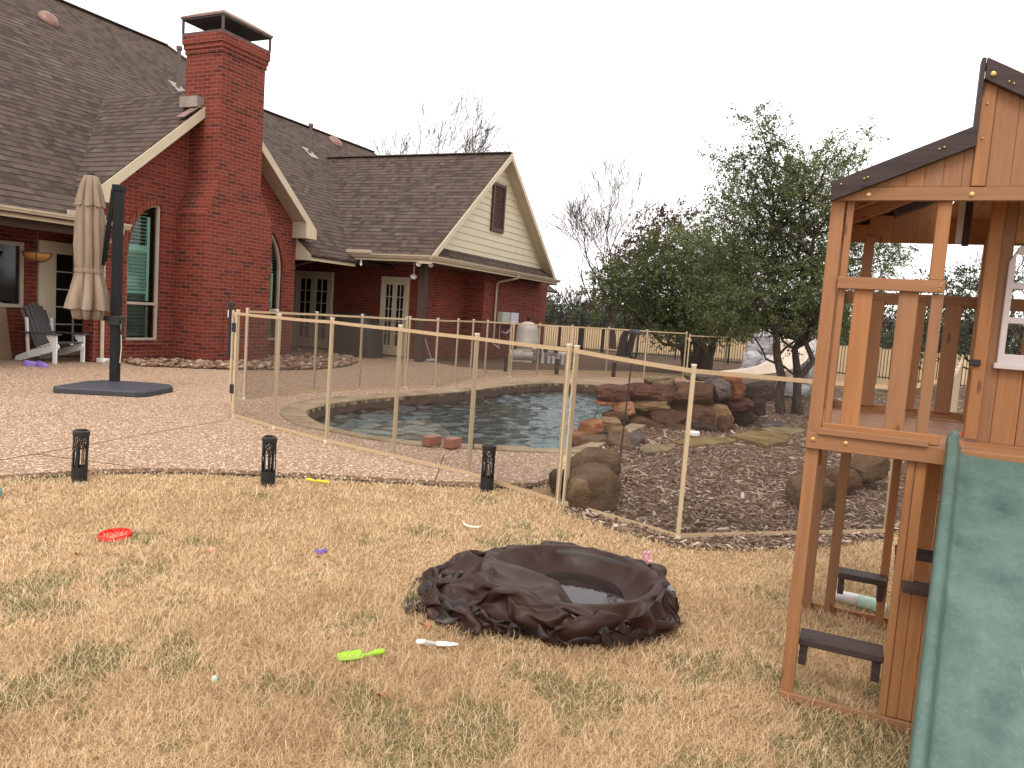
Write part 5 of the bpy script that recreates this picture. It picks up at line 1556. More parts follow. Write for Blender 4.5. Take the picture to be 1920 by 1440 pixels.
def pleats(levels, n=160, folds=8, seed=0):
    r_ = random.Random(seed); ph = [r_.uniform(-.25, .25) for _ in range(folds)]; am = [r_.uniform(.7, 1.3) for _ in range(folds)]
    vs = []; fs = []
    for z, R_, dep_, ex in levels:
        for k in range(n):
            a = 2 * math.pi * k / n
            f = a / (2 * math.pi) * folds; j = int(f) % folds
            w_ = abs(math.sin(math.pi * (f + .12 * math.sin(z * 3 + j)))) ** .75
            rr = .80 * R_ * (1 - 1.25 * dep_ * am[j] * (1 - w_)) + .006 * math.sin(a * 23 + z * 9)
            zz = z - ex * w_
            vs.append(CC + Vector((rr * math.cos(a + ph[j] * .1), rr * math.sin(a + ph[j] * .1), zz)))
    m = len(levels)
    for i in range(m - 1):
        for k in range(n): fs.append((i * n + k, i * n + (k + 1) % n, (i + 1) * n + (k + 1) % n, (i + 1) * n + k))
    return vs, fs
cn = MB()
cn.add(*pleats([(2.64, .17, .2, 0), (2.5, .215, .22, 0), (2.3, .235, .25, 0), (2.0, .245, .28, 0), (1.8, .235, .25, 0), (1.70, .215, .16, 0), (1.64, .208, .12, 0), (1.58, .23, .2, 0), (1.45, .28, .28, 0), (1.3, .33, .34, 0), (1.18, .365, .38, .0), (1.14, .375, .4, .02)], seed=2))
cn.build('canopy', MAT['canopy'], um, fix=False, smooth='all')
cn = MB(); cn.add(*pleats([(1.2, .26, .4, 0), (1.1, .27, .45, 0), (1.02, .24, .5, .03), (1.0, .18, .5, .02), (1.05, .1, .3, 0)], seed=5))
cn.build('canopy_lining', MAT['canopy'], um, fix=False, smooth='all')
cn = MB(); cn.add(*pleats([(2.965, .03, 0, 0), (2.95, .10, .1, 0), (2.85, .15, .2, 0), (2.72, .195, .3, 0), (2.60, .235, .35, .03), (2.57, .245, .36, .04)], seed=8))
cn.build('canopy_top', MAT['canopy'], um, fix=False, smooth='all')
st = MB(); st.add(*pleats([(1.69, .222, .1, 0), (1.66, .226, .08, 0), (1.63, .224, .1, 0)], seed=2)); st.build('tie_strap', MAT['canopy'], um, fix=False, smooth='all')
MB().lathe([(.0, 0), (.06, .0), (.045, .03), (.02, .04), (0, .04)], 14, CC + Vector((0, 0, 2.96))).build('finial', MAT['charcoal'], um, smooth=True)
# ------------------------------------------------------------------ adirondack chair on the porch
ac = thing('adirondack_chair', 'adirondack chair with dark grey slats and white legs on the porch', 'chair', hw(-2.42, 1.2, .035), H_ROT + rad(12))
def plank(pts, y0, y1, name, mat, parent=ac):
    m = MB(); n = len(pts)
    m.add([Vector((x, y0, z)) for x, z in pts] + [Vector((x, y1, z)) for x, z in pts], [tuple(range(n))[::-1], tuple(range(n, 2 * n))] + [(i, (i + 1) % n, n + (i + 1) % n, n + i) for i in range(n)])
    return m.build(name, MAT[mat], parent, bevel=.004)
def xplank(pts, x0, x1, name, mat):     # profile in y, z
    m = MB(); n = len(pts)
    m.add([Vector((x0, y, z)) for y, z in pts] + [Vector((x1, y, z)) for y, z in pts], [tuple(range(n))[::-1], tuple(range(n, 2 * n))] + [(i, (i + 1) % n, n + (i + 1) % n, n + i) for i in range(n)])
    return m.build(name, MAT[mat], ac, bevel=.004)
for x in (-.34, .31):
    xplank([(-.42, 0), (-.34, 0), (-.34, .52), (-.42, .52)], x, x + .035, 'leg', 'white')
    xplank([(-.34, .52), (-.34, .30), (-.30, .33), (-.27, .40), (-.24, .42), (-.20, .50), (-.2, .52)], x, x + .03, 'arm_bracket', 'white')
    xplank([(-.40, .38), (-.44, .30), (-.40, .24), (.40, .0), (.52, .0), (.50, .08), (-.2, .36)], x + (.04 if x < 0 else -.04), x + (.07 if x < 0 else -.01), 'side_rail', 'white')
    xplank([(.20, .0 + .09), (.25, .09), (.30, .80), (.25, .80)], x + .03 * (1 if x < 0 else -1), x + .065 * (1 if x < 0 else -1), 'rear_upright', 'white')
    MB().box(x - .05, x + .09, -.46, .32, .52, .545).build('arm', MAT['chairgrey'], ac, bevel=.006)
for k in range(6):
    y = -.42 + k * .085; z = .365 - (k * .085) * .30
    MB().box(-.30, .30, y, y + .078, z, z + .022).build('seat_slat', MAT['chairgrey'], ac, bevel=.003)
for k in range(7):
    x = -.27 + k * .078; h_ = 1.06 - .014 * (k - 3) ** 2; sp_ = 1 + .0
    m = MB(); m.beam((x * .86 + .03, .06, .16), (x * 1.08 + .03, .42, h_), .072, .02, up=(0, 1, 0)); m.build('back_slat', MAT['chairgrey'], ac, bevel=.003)
MB().box(-.03, .05, -.436, -.425, .345, .36).build('maker_plate', MAT['white'], ac, bevel=.004)
# cardboard sheet and shoes
cbp = hw(-2.86, 1.9, .035)
cb = MB(); cb.plate([(-.8, 0), (.16, 0), (.10, 1.0), (.02, 1.04), (-.8, 1.04)], [], lambda u, v, w: Vector((u, w + .12 * v, v)), 0, .06)
o = tag(cb.build('cardboard_box', MAT['cardboard'], None, bevel=.004), 'flat brown cardboard box leaning against the porch wall at the photo edge', 'box'); o.location = cbp; o.rotation_euler = (0, 0, H_ROT)
def blob_toy(name, label, cat, loc, parts, mat, rz=0, group=None):
    m = MB()
    for (x, y, z), (a, b, c) in parts:
        bm = bmesh.new(); bmesh.ops.create_icosphere(bm, subdivisions=3, radius=1)
        m.add([Vector((v.co.x * a + x, v.co.y * b + y, v.co.z * c + z)) for v in bm.verts], [tuple(v.index for v in f.verts) for f in bm.faces]); bm.free()
    o = m.build(name, MAT[mat], None, smooth='all'); o.location = loc; o.rotation_euler = (0, 0, rz)
    return tag(o, label, cat, group)
def shoe(label, loc, rz):
    m = MB(); lv = [(0, 1.0, 0), (.025, 1.02, 0), (.045, .93, 0), (.075, .72, -.02), (.085, .55, -.03)]
    n = 20; vs = []; fs = []
    for z, k, sx in lv:
        for i in range(n):
            a = 2 * math.pi * i / n; w_ = .042 + .008 * math.cos(a)
            vs.append(Vector((math.cos(a) * .125 * k + sx, math.sin(a) * w_ * k, z + (.012 if math.cos(a) < -.3 and z > .06 else 0))))
    for i in range(len(lv) - 1):
        for k in range(n): fs.append((i * n + k, i * n + (k + 1) % n, (i + 1) * n + (k + 1) % n, (i + 1) * n + k))
    fs += [tuple(range(n))[::-1], tuple(range(4 * n, 5 * n))]
    m.add(vs, fs); o = m.build('shoe', MAT['violet'], None, smooth=True); o.location = loc; o.rotation_euler = (0, 0, rz)
    return tag(o, label, 'shoe', 'purple shoes by the chair')
p = gnd(58, 686, .035); shoe('purple shoe by the front leg of the adirondack chair, left of the two', p, .3)
p = gnd(79, 688, .035); shoe('purple shoe by the front leg of the adirondack chair, right of the two', p, -.2)
# ------------------------------------------------------------------ toys on the lawn
o = tag(MB().lathe([(.085, .004), (.092, .004), (.095, .016), (.09, .03), (.084, .03), (.082, .012), (.07, .008), (0, .008)], 36).build('toy_disc', MAT['red'], None, smooth=True), 'round red plastic toy lid lying in the dry grass', 'toy')
o.location = gnd(216, 1008, .008); o.rotation_euler = (rad(3), rad(-2), 0)
def scoop(name, label, loc, rz, L, w_, mat, flat=False):
    t = thing(name, label, 'toy', loc, rz)
    m = MB(); nu, nv = 14, 12; vs = []; fs = []
    for j in range(nv + 1):
        for i in range(nu + 1):
            u = i / nu * 2 - 1; v = j / nv
            ww = w_ * (1 - .28 * max(0, (v - .55) / .45) ** 2) * (1 - .45 * max(0, (.16 - v) / .16) ** 2)
            if flat: ww = w_ * (1 - .95 * max(0, (v - .35) / .65) ** 1.6)
            z = (.6 * abs(u) ** 3 * .026 + (.0 if v > .12 else (.12 - v) * .05)) * (.35 if flat else 1) + .012
            vs.append(Vector((-v * L * .52, u * ww, z)))
    for j in range(nv):
        for i in range(nu): fs.append((j * (nu + 1) + i, j * (nu + 1) + i + 1, (j + 1) * (nu + 1) + i + 1, (j + 1) * (nu + 1) + i))
    m.add(vs, fs); o = m.build('blade', MAT[mat], t, fix=False, smooth='all')
    md = o.modifiers.new('t', 'SOLIDIFY'); md.thickness = .003
    MB().tube([(-.01, 0, .014), (.05, 0, .02), (L * .26, 0, .022), (L * .44, 0, .022), (L * .48, 0, .022)], [.006, .011, .0125, .012, .006], 12).build('handle', MAT[mat], t, smooth='all')
    return t
scoop('toy_shovel', 'lime green plastic toy shovel lying in the grass', gnd(680, 1236, .008), rad(27), .20, .036, 'lime')
scoop('toy_trowel', 'white plastic toy trowel lying beside the brown tarp', gnd(818, 1213, .008), rad(186), .19, .021, 'white', True)
blob_toy('toy_egg', 'small mint green plastic egg in the front lawn', 'toy', gnd(402, 1274, .02), [((0, 0, 0), (.012, .012, .016))], 'mint')
blob_toy('toy_figure', 'small purple plastic toy in the middle of the lawn', 'toy', gnd(601, 1036, .02), [((0, 0, 0), (.026, .02, .016)), ((.02, .005, .012), (.016, .014, .013)), ((-.025, 0, .01), (.013, .018, .011))], 'purple')
blob_toy('doll_toy', 'small pink and white toy lying behind the tarp', 'toy', gnd(1212, 1052, .015), [((0, 0, .02), (.018, .016, .03)), ((.01, -.005, .055), (.014, .013, .014)), ((.022, -.02, .005), (.018, .012, .012)), ((-.015, .0, .05), (.01, .01, .02))], 'pinkish')
scoop('yellow_toy_spade', 'small yellow toy spade at the edge of the patio', gnd(594, 906, .025), rad(165), .20, .018, 'yellow')
m = MB(); m.tube([gnd(x, y, .03) - gnd(885, 985, 0) for x, y in ((866, 976), (872, 984), (883, 988), (895, 989), (904, 987))], [.006, .009, .01, .01, .006], 8)
o = tag(m.build('white_rope', MAT['rope'], None, smooth='all'), 'short white curved strip lying on the lawn behind the tarp', 'toy'); o.location = gnd(885, 985, 0)
blob_toy('toy_ball', 'grey teal toy at the left edge of the lawn', 'toy', gnd(-8, 928, .03), [((0, 0, .02), (.04, .04, .045))], 'teal')
def leaf(loc, rz, s_, label, mat='leafbrown'):
    m = MB(); n = 14; vs = [Vector((0, 0, .004))]
    for k in range(n):
        a = 2 * math.pi * k / n; r_ = s_ * (.55 + .45 * abs(math.cos(a))) * (1 + .15 * math.sin(5 * a))
        vs.append(Vector((r_ * math.cos(a), .6 * r_ * math.sin(a), .012 * math.sin(2 * a + 1) + .006)))
    m.add(vs, [(0, 1 + k, 1 + (k + 1) % n) for k in range(n)])
    o = m.build('fallen_leaf', MAT[mat], None, fix=False, up=True); o.location = loc; o.rotation_euler = (.25, .2, rz)
    return tag(o, label, 'leaf', 'fallen leaves on the lawn')
leaf(gnd(797, 1174, .035), .5, .03, 'orange brown fallen leaf at the left corner of the tarp')
leaf(gnd(393, 1030, .03), .2, .03, 'pale coral leaf lying on the lawn between the red and purple toys', 'coral')
leaf(gnd(145, 1040, .03), 1.2, .018, 'dark leaf on the lawn below the red toy lid')
leaf(gnd(950, 1014, .03), 2.2, .02, 'dark leaf on the lawn behind the tarp')
leaf(gnd(714, 1306, .03), .8, .02, 'brown leaf in the grass in front of the lime shovel')
# crumpled bag under the playset
bg_ = thing('plastic_bottle', 'mint and white plastic bottle lying in the grass behind the playset ladder', 'bottle', gnd(1604, 1137, .02), rad(-40))
MB().tube([(-.14, 0, .025), (-.10, 0, .034), (-.02, 0, .036), (.02, 0, .036)], [.012, .03, .034, .035], 14).build('bottle_shoulder', MAT['white'], bg_, smooth='all')
MB().tube([(.02, 0, .036), (.05, 0, .037), (.12, .0, .036), (.15, 0, .034)], [.036, .037, .038, .03], 14).build('bottle_body', MAT['mint'], bg_, smooth='all')
# ------------------------------------------------------------------ water slide of the pool
ws = thing('water_slide', 'cream curved water slide on grey artificial rock behind the evergreen', 'water slide', at(1455, 735, 18.3) * 1.0)
wl = ws.location.copy(); ws.location.z = 0
cpath = [at(x, y, Y) - Vector((wl.x, wl.y, 0)) for x, y, Y in ((1480, 636, 18.9), (1482, 650, 18.8), (1484, 672, 18.5), (1476, 694, 18.1), (1455, 709, 17.7), (1425, 717, 17.4), (1388, 721, 17.1), (1362, 724, 16.9))]
P3 = []
for i in range(len(cpath) - 1):
    for k in range(5): P3.append(cpath[i].lerp(cpath[i + 1], k / 5))
P3.append(cpath[-1])
for _ in range(3): P3 = [P3[0]] + [(P3[i - 1] + P3[i] * 2 + P3[i + 1]) / 4 for i in range(1, len(P3) - 1)] + [P3[-1]]
cm = MB(); vs = []; fs = []
cpf = [(-.42, .34), (-.38, .36), (-.34, .30), (-.28, .12), (-.16, .02), (0, 0), (.16, .02), (.28, .12), (.34, .30), (.38, .36), (.42, .34)]
for i, p in enumerate(P3):
    t_ = (P3[min(i + 1, len(P3) - 1)] - P3[max(0, i - 1)]).normalized()
    side = t_.cross(Vector((0, 0, 1))); side.z = 0
    side = Vector((-.75, -.66, 0)).lerp(side.normalized(), .75).normalized() if side.length > .05 else Vector((-1, 0, 0))
    nrm = side.cross(t_).normalized()
    if nrm.z < 0 and abs(t_.z) < .9: nrm = -nrm
    for x, h_ in cpf: vs.append(p + side * x * .95 + nrm * h_ * .8)
nn = len(cpf)
for i in range(len(P3) - 1):
    for k in range(nn - 1): fs.append((i * nn + k, i * nn + k + 1, (i + 1) * nn + k + 1, (i + 1) * nn + k))
cm.add(vs, fs); o = cm.build('chute', MAT['cream'], ws, fix=False, smooth='all'); md = o.modifiers.new('t', 'SOLIDIFY'); md.thickness = .04
for k, (bx, Y, sd_) in enumerate((((1412, 622, 1452, 672), 18.8, 61), ((1396, 660, 1428, 702), 18.4, 62), ((1420, 668, 1452, 706), 18.3, 63), ((1440, 718, 1510, 742), 17.7, 64), ((1500, 640, 1530, 735), 18.9, 65), ((1404, 640, 1440, 690), 18.9, 66), ((1385, 690, 1420, 722), 18.2, 67))):
    o = rock('rock_base', '', '', bx, 'r_white', Y, sd_, .6, None, zoom=None, boxy=.25, cuts=3, rough=.12)
    for kk in list(o.keys()): del o[kk]
    o.parent = ws; o.location = o.location - ws.location
# ------------------------------------------------------------------ brown tarp thrown over a small wading pool: a little cloth simulation
from mathutils.geometry import delaunay_2d_cdt
def tarp_sim():
    rg = np.random.default_rng(4)
    LX, LY, sp = 2.45, 2.32, .047
    pts = []
    nx, ny = int(LX / sp), int(LY / sp)
    for i in range(nx + 1):
        for j in range(ny + 1):
            e = .0 if i in (0, nx) or j in (0, ny) else .34
            pts.append((i * sp + rg.uniform(-e, e) * sp, j * sp + (.5 * sp if i % 2 and 0 < j < ny else 0) + rg.uniform(-e, e) * sp))
    res = delaunay_2d_cdt([Vector(p) for p in pts], [], [], 0, 1e-6)
    uv = np.array([v[:] for v in res[0]]); T = np.array([f for f in res[2]])
    U, Vv = uv[:, 0], uv[:, 1]
    es = {}
    for t in T:
        for a, b, c in ((t[0], t[1], t[2]), (t[1], t[2], t[0]), (t[2], t[0], t[1])): es.setdefault((min(a, b), max(a, b)), []).append(c)
    E = np.array(list(es.keys())); Bd = np.array([v for v in es.values() if len(v) == 2])
    LE = np.linalg.norm(uv[E[:, 0]] - uv[E[:, 1]], axis=1); LB = np.linalg.norm(uv[Bd[:, 0]] - uv[Bd[:, 1]], axis=1)
    n = len(uv)
    cnt = np.bincount(E.ravel(), minlength=n).astype(float); cntb = np.maximum(1, np.bincount(Bd.ravel(), minlength=n)).astype(float)
    C0 = np.array([.37, 3.89])
    split = 1.10
    xm = np.where(U < split, -.44 + (U / split) ** 1.1 * .46, .02 + (U - split) * .82)
    lft = np.clip((split - U) / split, 0, 1) ** .7
    def sm(nn, amp, seed):
        r2 = np.random.default_rng(seed); k = r2.normal(0, 1, (14, 2)) * nn; ph = r2.uniform(0, 6.3, 14)
        return amp * sum(np.sin(U * k[i, 0] + Vv * k[i, 1] + ph[i]) for i in range(14)) / 3.7
    X = xm; Y = (Vv - LY / 2) * .84 + 3.87
    inner = np.clip((np.hypot(X - C0[0], Y - C0[1]) - .3) / .2, .12, 1)
    Z = .30 + (sm(11, .05, 1) + sm(24, .02, 2)) * inner + lft * (sm(14, .11, 3) + sm(28, .05, 4))
    X = X + lft * sm(12, .04, 5); Y = 3.88 + (Y - 3.88) * (1 - .2 * lft) + lft * sm(12, .04, 6)
    a = -.2; dx, dy = X - .4, Y - 3.9
    X, Y = .4 + dx * math.cos(a) - dy * math.sin(a), 3.9 + dx * math.sin(a) + dy * math.cos(a)
    p = np.stack([X, Y, Z], 1); q = p.copy()
    rb_ = np.random.default_rng(5)
    balls = []
    for k in range(26):
        c = np.array([rb_.uniform(-.33, .02), rb_.uniform(3.52, 4.10), 0.])
        hgt = rb_.uniform(.04, .25) * (1 - .5 * max(0, (-.12 - c[0]) / .2)) * (.7 if c[1] < 3.6 else 1)
        balls.append((np.array([c[0], c[1], hgt - .03]), .03))
    def bowl(p):
        rho = np.hypot(p[:, 0] - C0[0], p[:, 1] - C0[1])
        H = np.interp(rho, [.375, .425, .44, .462, .478, .52], [.012, .165, .185, .185, .165, .012])
        s_ = (p[:, 0] + .05) * -.66 + (p[:, 1] - 4.03) * -.75     # the sheet is bunched up over the near left part of the pool
        h2 = np.where(s_ > 0, .185 - .10 * s_ + .012 * np.sin(s_ * 30 + p[:, 0] * 9), .19 + s_ * 1.5) - np.clip(p[:, 0] - .30, 0, 1) * 1.1
        H = np.where(rho < .45, np.maximum(H, h2), H)
        for c, R_ in balls:
            H = np.maximum(H, c[2] + R_ - 1.15 * np.hypot(p[:, 0] - c[0], p[:, 1] - c[1]))
        return H
    dt = 1 / 60.
    for step in range(230):
        vel = np.clip((p - q) * .96, -.015, .015)
        q = p.copy(); p = p + vel; p[:, 2] -= 9.8 * dt * dt * .8
        if step > 60:                  # the loose hem is gathered in towards the pool
            d = p[:, :2] - np.array([.29, 3.88])
            r_ = np.sqrt(((d / np.array([.90, .60])) ** 2).sum(-1)) + 1e-9
            k_ = np.clip((r_ - .90) * .05, 0, .012) * np.clip((step - 60) / 60, 0, 1)
            p[:, :2] -= d * k_[:, None]; p[:, 2] += k_ * .05
        for it in range(16):
            for (I, L0, k, c_, mode) in ((E, LE, 1.5, cnt, 0), (Bd, LB, .5, cntb, 1)):
                d = p[I[:, 1]] - p[I[:, 0]]; l = np.linalg.norm(d, axis=1) + 1e-9
                e = (l - L0) / l * .5 * k
                if mode: e = np.where(l < L0 * .62, (l - L0 * .62) / l * .5 * k, 0)
                c = d * e[:, None]
                acc = np.zeros_like(p)
                for ax in range(3): acc[:, ax] = np.bincount(I[:, 0], c[:, ax], n) - np.bincount(I[:, 1], c[:, ax], n)
                p += acc / (c_[:, None] * .5)
            if it % 2 == 0:
                hit = np.zeros(n, bool)
                Hf = bowl(p); m = p[:, 2] < Hf; p[:, 2] = np.where(m, Hf, p[:, 2]); hit |= m
                q[hit] = q[hit] + (p[hit] - q[hit]) * .6
    # split every triangle twice, soften the creases a little and lay the result on the wall again
    for lev in range(2):
        mid = {}; P = list(p); UVl = list(uv); nt_ = []
        def m_(a, b):
            k = (min(a, b), max(a, b))
            if k not in mid: mid[k] = len(P); P.append((p[a] + p[b]) / 2); UVl.append((uv[a] + uv[b]) / 2)
            return mid[k]
        for a, b, c in T:
            ab, bc, ca = m_(a, b), m_(b, c), m_(c, a); nt_ += [(a, ab, ca), (ab, b, bc), (ca, bc, c), (ab, bc, ca)]
        T = np.array(nt_); p = np.array(P); uv = np.array(UVl); n = len(p)
        E2 = np.concatenate([T[:, [0, 1]], T[:, [1, 2]], T[:, [2, 0]]])
        rho = np.hypot(p[:, 0] - C0[0], p[:, 1] - C0[1])
        for it in range(3):
            acc = np.stack([np.bincount(E2[:, 0], p[E2[:, 1], x], n) + np.bincount(E2[:, 1], p[E2[:, 0], x], n) for x in range(3)], 1)
            c_ = np.bincount(E2.ravel(), minlength=n)[:, None]
            w = np.where((rho < .47), .6, .33)[:, None]
            p = p * (1 - w) + acc / c_ * w
        Hf = bowl(p); p[:, 2] = np.maximum(p[:, 2], Hf)
    return p, uv, T
TP, TUV, TT = tarp_sim()
tb = Vector((.4, 3.9, 0))
tarp = fast_mesh('tarp', TP - np.array(tb[:]), TT.ravel(), np.full(len(TT), 3), MAT['tarp'], smooth=True)
uvl = tarp.data.uv_layers.new(name='UVMap')
uvl.data.foreach_set('uv', TUV[TT.ravel()].astype(np.float32).ravel())
tarp.location = tb
tag(tarp, 'crumpled dark brown plastic tarp thrown over a small round wading pool on the lawn', 'tarp')
wp = MB(); wp.lathe([(.405, .005), (.415, .15), (.425, .165), (.45, .165), (.462, .15), (.47, .005)], 48, cap=False)
o = tag(wp.build('wading_pool', MAT['poolwall'], None, smooth=True), 'small round wading pool hidden under the brown tarp', 'wading pool'); o.location = (.37, 3.89, 0)
pud = MB(); pud.lathe([(.345, .0), (0, .0)], 40, (0, 0, 0), cap=False)
o = tag(pud.build('puddle', MAT['puddle'], None, fix=False, up=True), 'grey puddle of rain water lying in the hollow of the tarp', 'puddle'); o.location = (.46, 3.90, .066)
# ------------------------------------------------------------------ trees
def branch_mesh(lines, name, mat, parent, n=5):
    """many tapering limbs in one mesh: lines = [(points, radius at start, radius at end)]"""
    V = []; L = []; S = []; base = 0
    for pts, r0, r1 in lines:
        k = n if r0 > .012 else 3
        m = len(pts)
        for i, p in enumerate(pts):
            t = (pts[min(i + 1, m - 1)] - pts[max(i - 1, 0)]).normalized()
            x = t.orthogonal().normalized(); y = t.cross(x); r = r0 + (r1 - r0) * i / max(1, m - 1)
            for j in range(k):
                a = 2 * math.pi * j / k
                q = p + (x * math.cos(a) + y * math.sin(a)) * r; V.append((q.x, q.y, q.z))
        for i in range(m - 1):
            for j in range(k):
                L += [base + i * k + j, base + i * k + (j + 1) % k, base + (i + 1) * k + (j + 1) % k, base + (i + 1) * k + j]; S.append(4)
        base += m * k
    return fast_mesh(name, V, L, S, mat, parent, smooth=True)
def crooked(a, b, r, n=6, amp=.06, sag=0.0):
    L = (b - a).length; out = []
    for i in range(n + 1):
        t = i / n
        out.append(a.lerp(b, t) + Vector((r.gauss(0, 1), r.gauss(0, 1), r.gauss(0, .6))) * amp * L * math.sin(math.pi * t) + Vector((0, 0, sag * L * math.sin(math.pi * t))))
    return out
def leaves(name, sprays, size, mat, parent, seed, per=24, spread=.2, tone=None):
    """sprays: array of (x, y, z, dx, dy, dz, scale, shade); each becomes a twig of small leaves"""
    rg = np.random.default_rng(seed); S_ = np.array(sprays); n = len(S_)
    k = per
    t = rg.uniform(0, 1, (n, k)); D = S_[:, None, 3:6]
    P = S_[:, None, 0:3] + D * t[..., None] * S_[:, None, 6:7] + rg.normal(0, spread, (n, k, 3)) * S_[:, None, 6:7] * .45
    P = P.reshape(-1, 3); m = len(P)
    ax = D.repeat(k, 1).reshape(-1, 3) + rg.normal(0, .8, (m, 3)); ax /= np.linalg.norm(ax, axis=1, keepdims=True)
    nr = rg.normal(0, 1, (m, 3)) + np.array([0, 0, .7]); sd_ = np.cross(ax, nr); sd_ /= np.linalg.norm(sd_, axis=1, keepdims=True) + 1e-9
    ln = size * rg.uniform(.6, 1.4, m)[:, None]; wd_ = ln * .5
    V = np.stack([P - ax * ln * .5, P + sd_ * wd_ * .5 - ax * ln * .05, P + ax * ln * .5, P - sd_ * wd_ * .5 - ax * ln * .05], 1).reshape(-1, 3)
    tint = np.clip(np.repeat(S_[:, 7], k) + rg.normal(0, .13, m), 0, 1)
    return fast_mesh(name, V, np.arange(m * 4), np.full(m, 4), mat, parent, attr=tint)
def leafy_tree(name, label, group, base, clumps, Y, depth, mat, leaf, seed, nspr=1.0, twig=.32, stems=((0, 0),), r0=.09, per=24, bark_='bark', low=None):
    r = random.Random(seed)
    t = thing(name, label, 'tree', base, 0, group)
    b3 = Vector(base); sprays = []; lim = []
    tops = []
    for k, (sx, sy) in enumerate(stems):
        s0 = Vector((sx, sy, -.05)); 
        ct = clumps[(k * 5 + len(clumps) // 2) % len(clumps)]
        hi = max((at(c[0], c[1], Y) for c in clumps), key=lambda p: p.z) - b3
        e = Vector((hi.x * (.35 + .3 * k / max(1, len(stems))) + sx * 2.5, hi.y * .3 + sy * 2.5, hi.z * (.62 + .12 * (k % 2))))
        pts = crooked(s0, e, r, 9, .03); lim.append((pts, r0 * (1 - .12 * k), r0 * .25)); tops.append(pts)
    for ci, (cx, cy, cr) in enumerate(clumps):
        w_ = cr / CAM_F * Y
        c0 = at(cx, cy, Y) - b3
        dz_ = r.uniform(-1, 1) * depth
        c = c0 + Vector((dz_ * (cx - 960) / CAM_F, dz_, 0))
        tp = tops[ci % len(tops)]
        j = min(range(2, len(tp)), key=lambda i: abs(tp[i].z - (c.z - .35 * (Vector((c.x, c.y)) - Vector((tp[i].x, tp[i].y))).length - .2)))
        lim.append((crooked(tp[j], c, r, 6, .07, .04), r0 * .3, r0 * .07))
        shade = min(.95, max(.1, .52 + r.gauss(0, .11)))
        for k in range(max(5, int(85 * nspr * w_ * w_ * 4))):
            a = Vector((r.gauss(0, 1), r.gauss(0, 1), r.gauss(0, .8)))
            rr_ = r.random() ** .38
            p = c + a.normalized() * w_ * rr_ * 1.08
            d = (a.normalized() + Vector((r.gauss(0, .5), r.gauss(0, .5), r.gauss(0, .4) + .1))).normalized()
            sprays.append((p.x, p.y, p.z, d.x, d.y, d.z, twig * r.uniform(.6, 1.3), shade + .06 * r.gauss(0, 1)))
            if k % 4 == 0:
                lim.append((crooked(c.lerp(p, .15), p + d * twig * .6, r, 3, .08), r0 * .055, .004))
    branch_mesh(lim[:len(stems)], 'trunk', MAT[bark_], t, 9)
    branch_mesh(lim[len(stems):], 'limbs', MAT[bark_], t, 5)
    leaves('foliage', sprays, leaf, MAT[mat], t, seed, per)
    return t
T1 = [(1440, 235, 16), (1418, 255, 22), (1452, 265, 26), (1470, 300, 46), (1425, 300, 34), (1395, 320, 26), (1365, 305, 16), (1338, 318, 12), (1515, 300, 36), (1548, 290, 30), (1580, 300, 24), (1608, 300, 18), (1630, 290, 10),
      (1400, 365, 44), (1360, 372, 26), (1450, 365, 60), (1520, 365, 60), (1580, 360, 44), (1620, 350, 22), (1335, 385, 14), (1420, 420, 62), (1490, 430, 74), (1560, 430, 66), (1620, 420, 44), (1360, 420, 34), (1330, 408, 14),
      (1400, 480, 64), (1470, 500, 80), (1550, 500, 76), (1620, 480, 50), (1650, 455, 26), (1360, 500, 44), (1420, 560, 66), (1500, 565, 74), (1570, 570, 62), (1360, 565, 46), (1320, 560, 34), (1385, 592, 34), (1445, 592, 36), (1535, 600, 38), (1590, 600, 36), (1660, 490, 30), (1690, 462, 16), (1640, 540, 34), (1340, 600, 30)]
leafy_tree('evergreen_tree', 'tall dark evergreen tree with thin double trunk, nearest behind the playset', 'evergreen trees inside the garden', gnd(1478, 778, 0), T1, 14.4, 1.25, 'leaf', .045, 21, 1.35, .30,
           ((-.12, 0), (.16, .1), (.22, -.05)), .095, 26)
T2 = [(1300, 455, 40), (1255, 470, 34), (1345, 455, 44), (1290, 505, 60), (1230, 520, 52), (1180, 530, 40), (1345, 510, 58), (1390, 520, 56), (1140, 535, 28), (1200, 565, 46), (1260, 560, 56), (1320, 565, 62), (1380, 575, 52), (1110, 545, 18), (1150, 572, 28),
      (1230, 600, 36), (1290, 610, 40), (1350, 606, 36), (1395, 592, 30), (1250, 630, 18), (1335, 630, 18)]
leafy_tree('evergreen_tree', 'broad low evergreen tree with thick dark trunk, left of the tall evergreen', 'evergreen trees inside the garden', gnd(1305, 697, 0), T2, 24.5, 1.8, 'leaf', .085, 22, .6, .45,
           ((-.28, .0), (.0, .1), (.3, 0), (.12, -.15), (-.12, -.1)), .24, 22)
T3 = [(1200, 452, 26), (1232, 432, 30), (1270, 412, 24), (1290, 418, 16), (1170, 480, 30), (1215, 480, 40), (1255, 455, 36), (1150, 515, 26), (1190, 520, 36), (1160, 545, 22), (1130, 560, 18), (1225, 520, 36), (1120, 505, 10)]
leafy_tree('red_leaved_tree', 'tree with reddish brown leaves behind the broad evergreen', 'garden trees by the back fence', gnd(1167, 668, 0), T3, 31.5, 1.5, 'leaf_red', .11, 23, .30, .55, ((-.1, 0), (.2, .2)), .2, 20)
T4 = [(1790, 530, 26), (1828, 520, 24), (1860, 545, 24), (1760, 560, 30), (1805, 570, 36), (1850, 585, 34), (1735, 595, 30), (1780, 610, 38), (1830, 625, 36), (1720, 545, 14), (1870, 610, 26), (1700, 620, 24), (1745, 640, 28), (1880, 515, 14), (1690, 590, 16), (1720, 660, 20)]
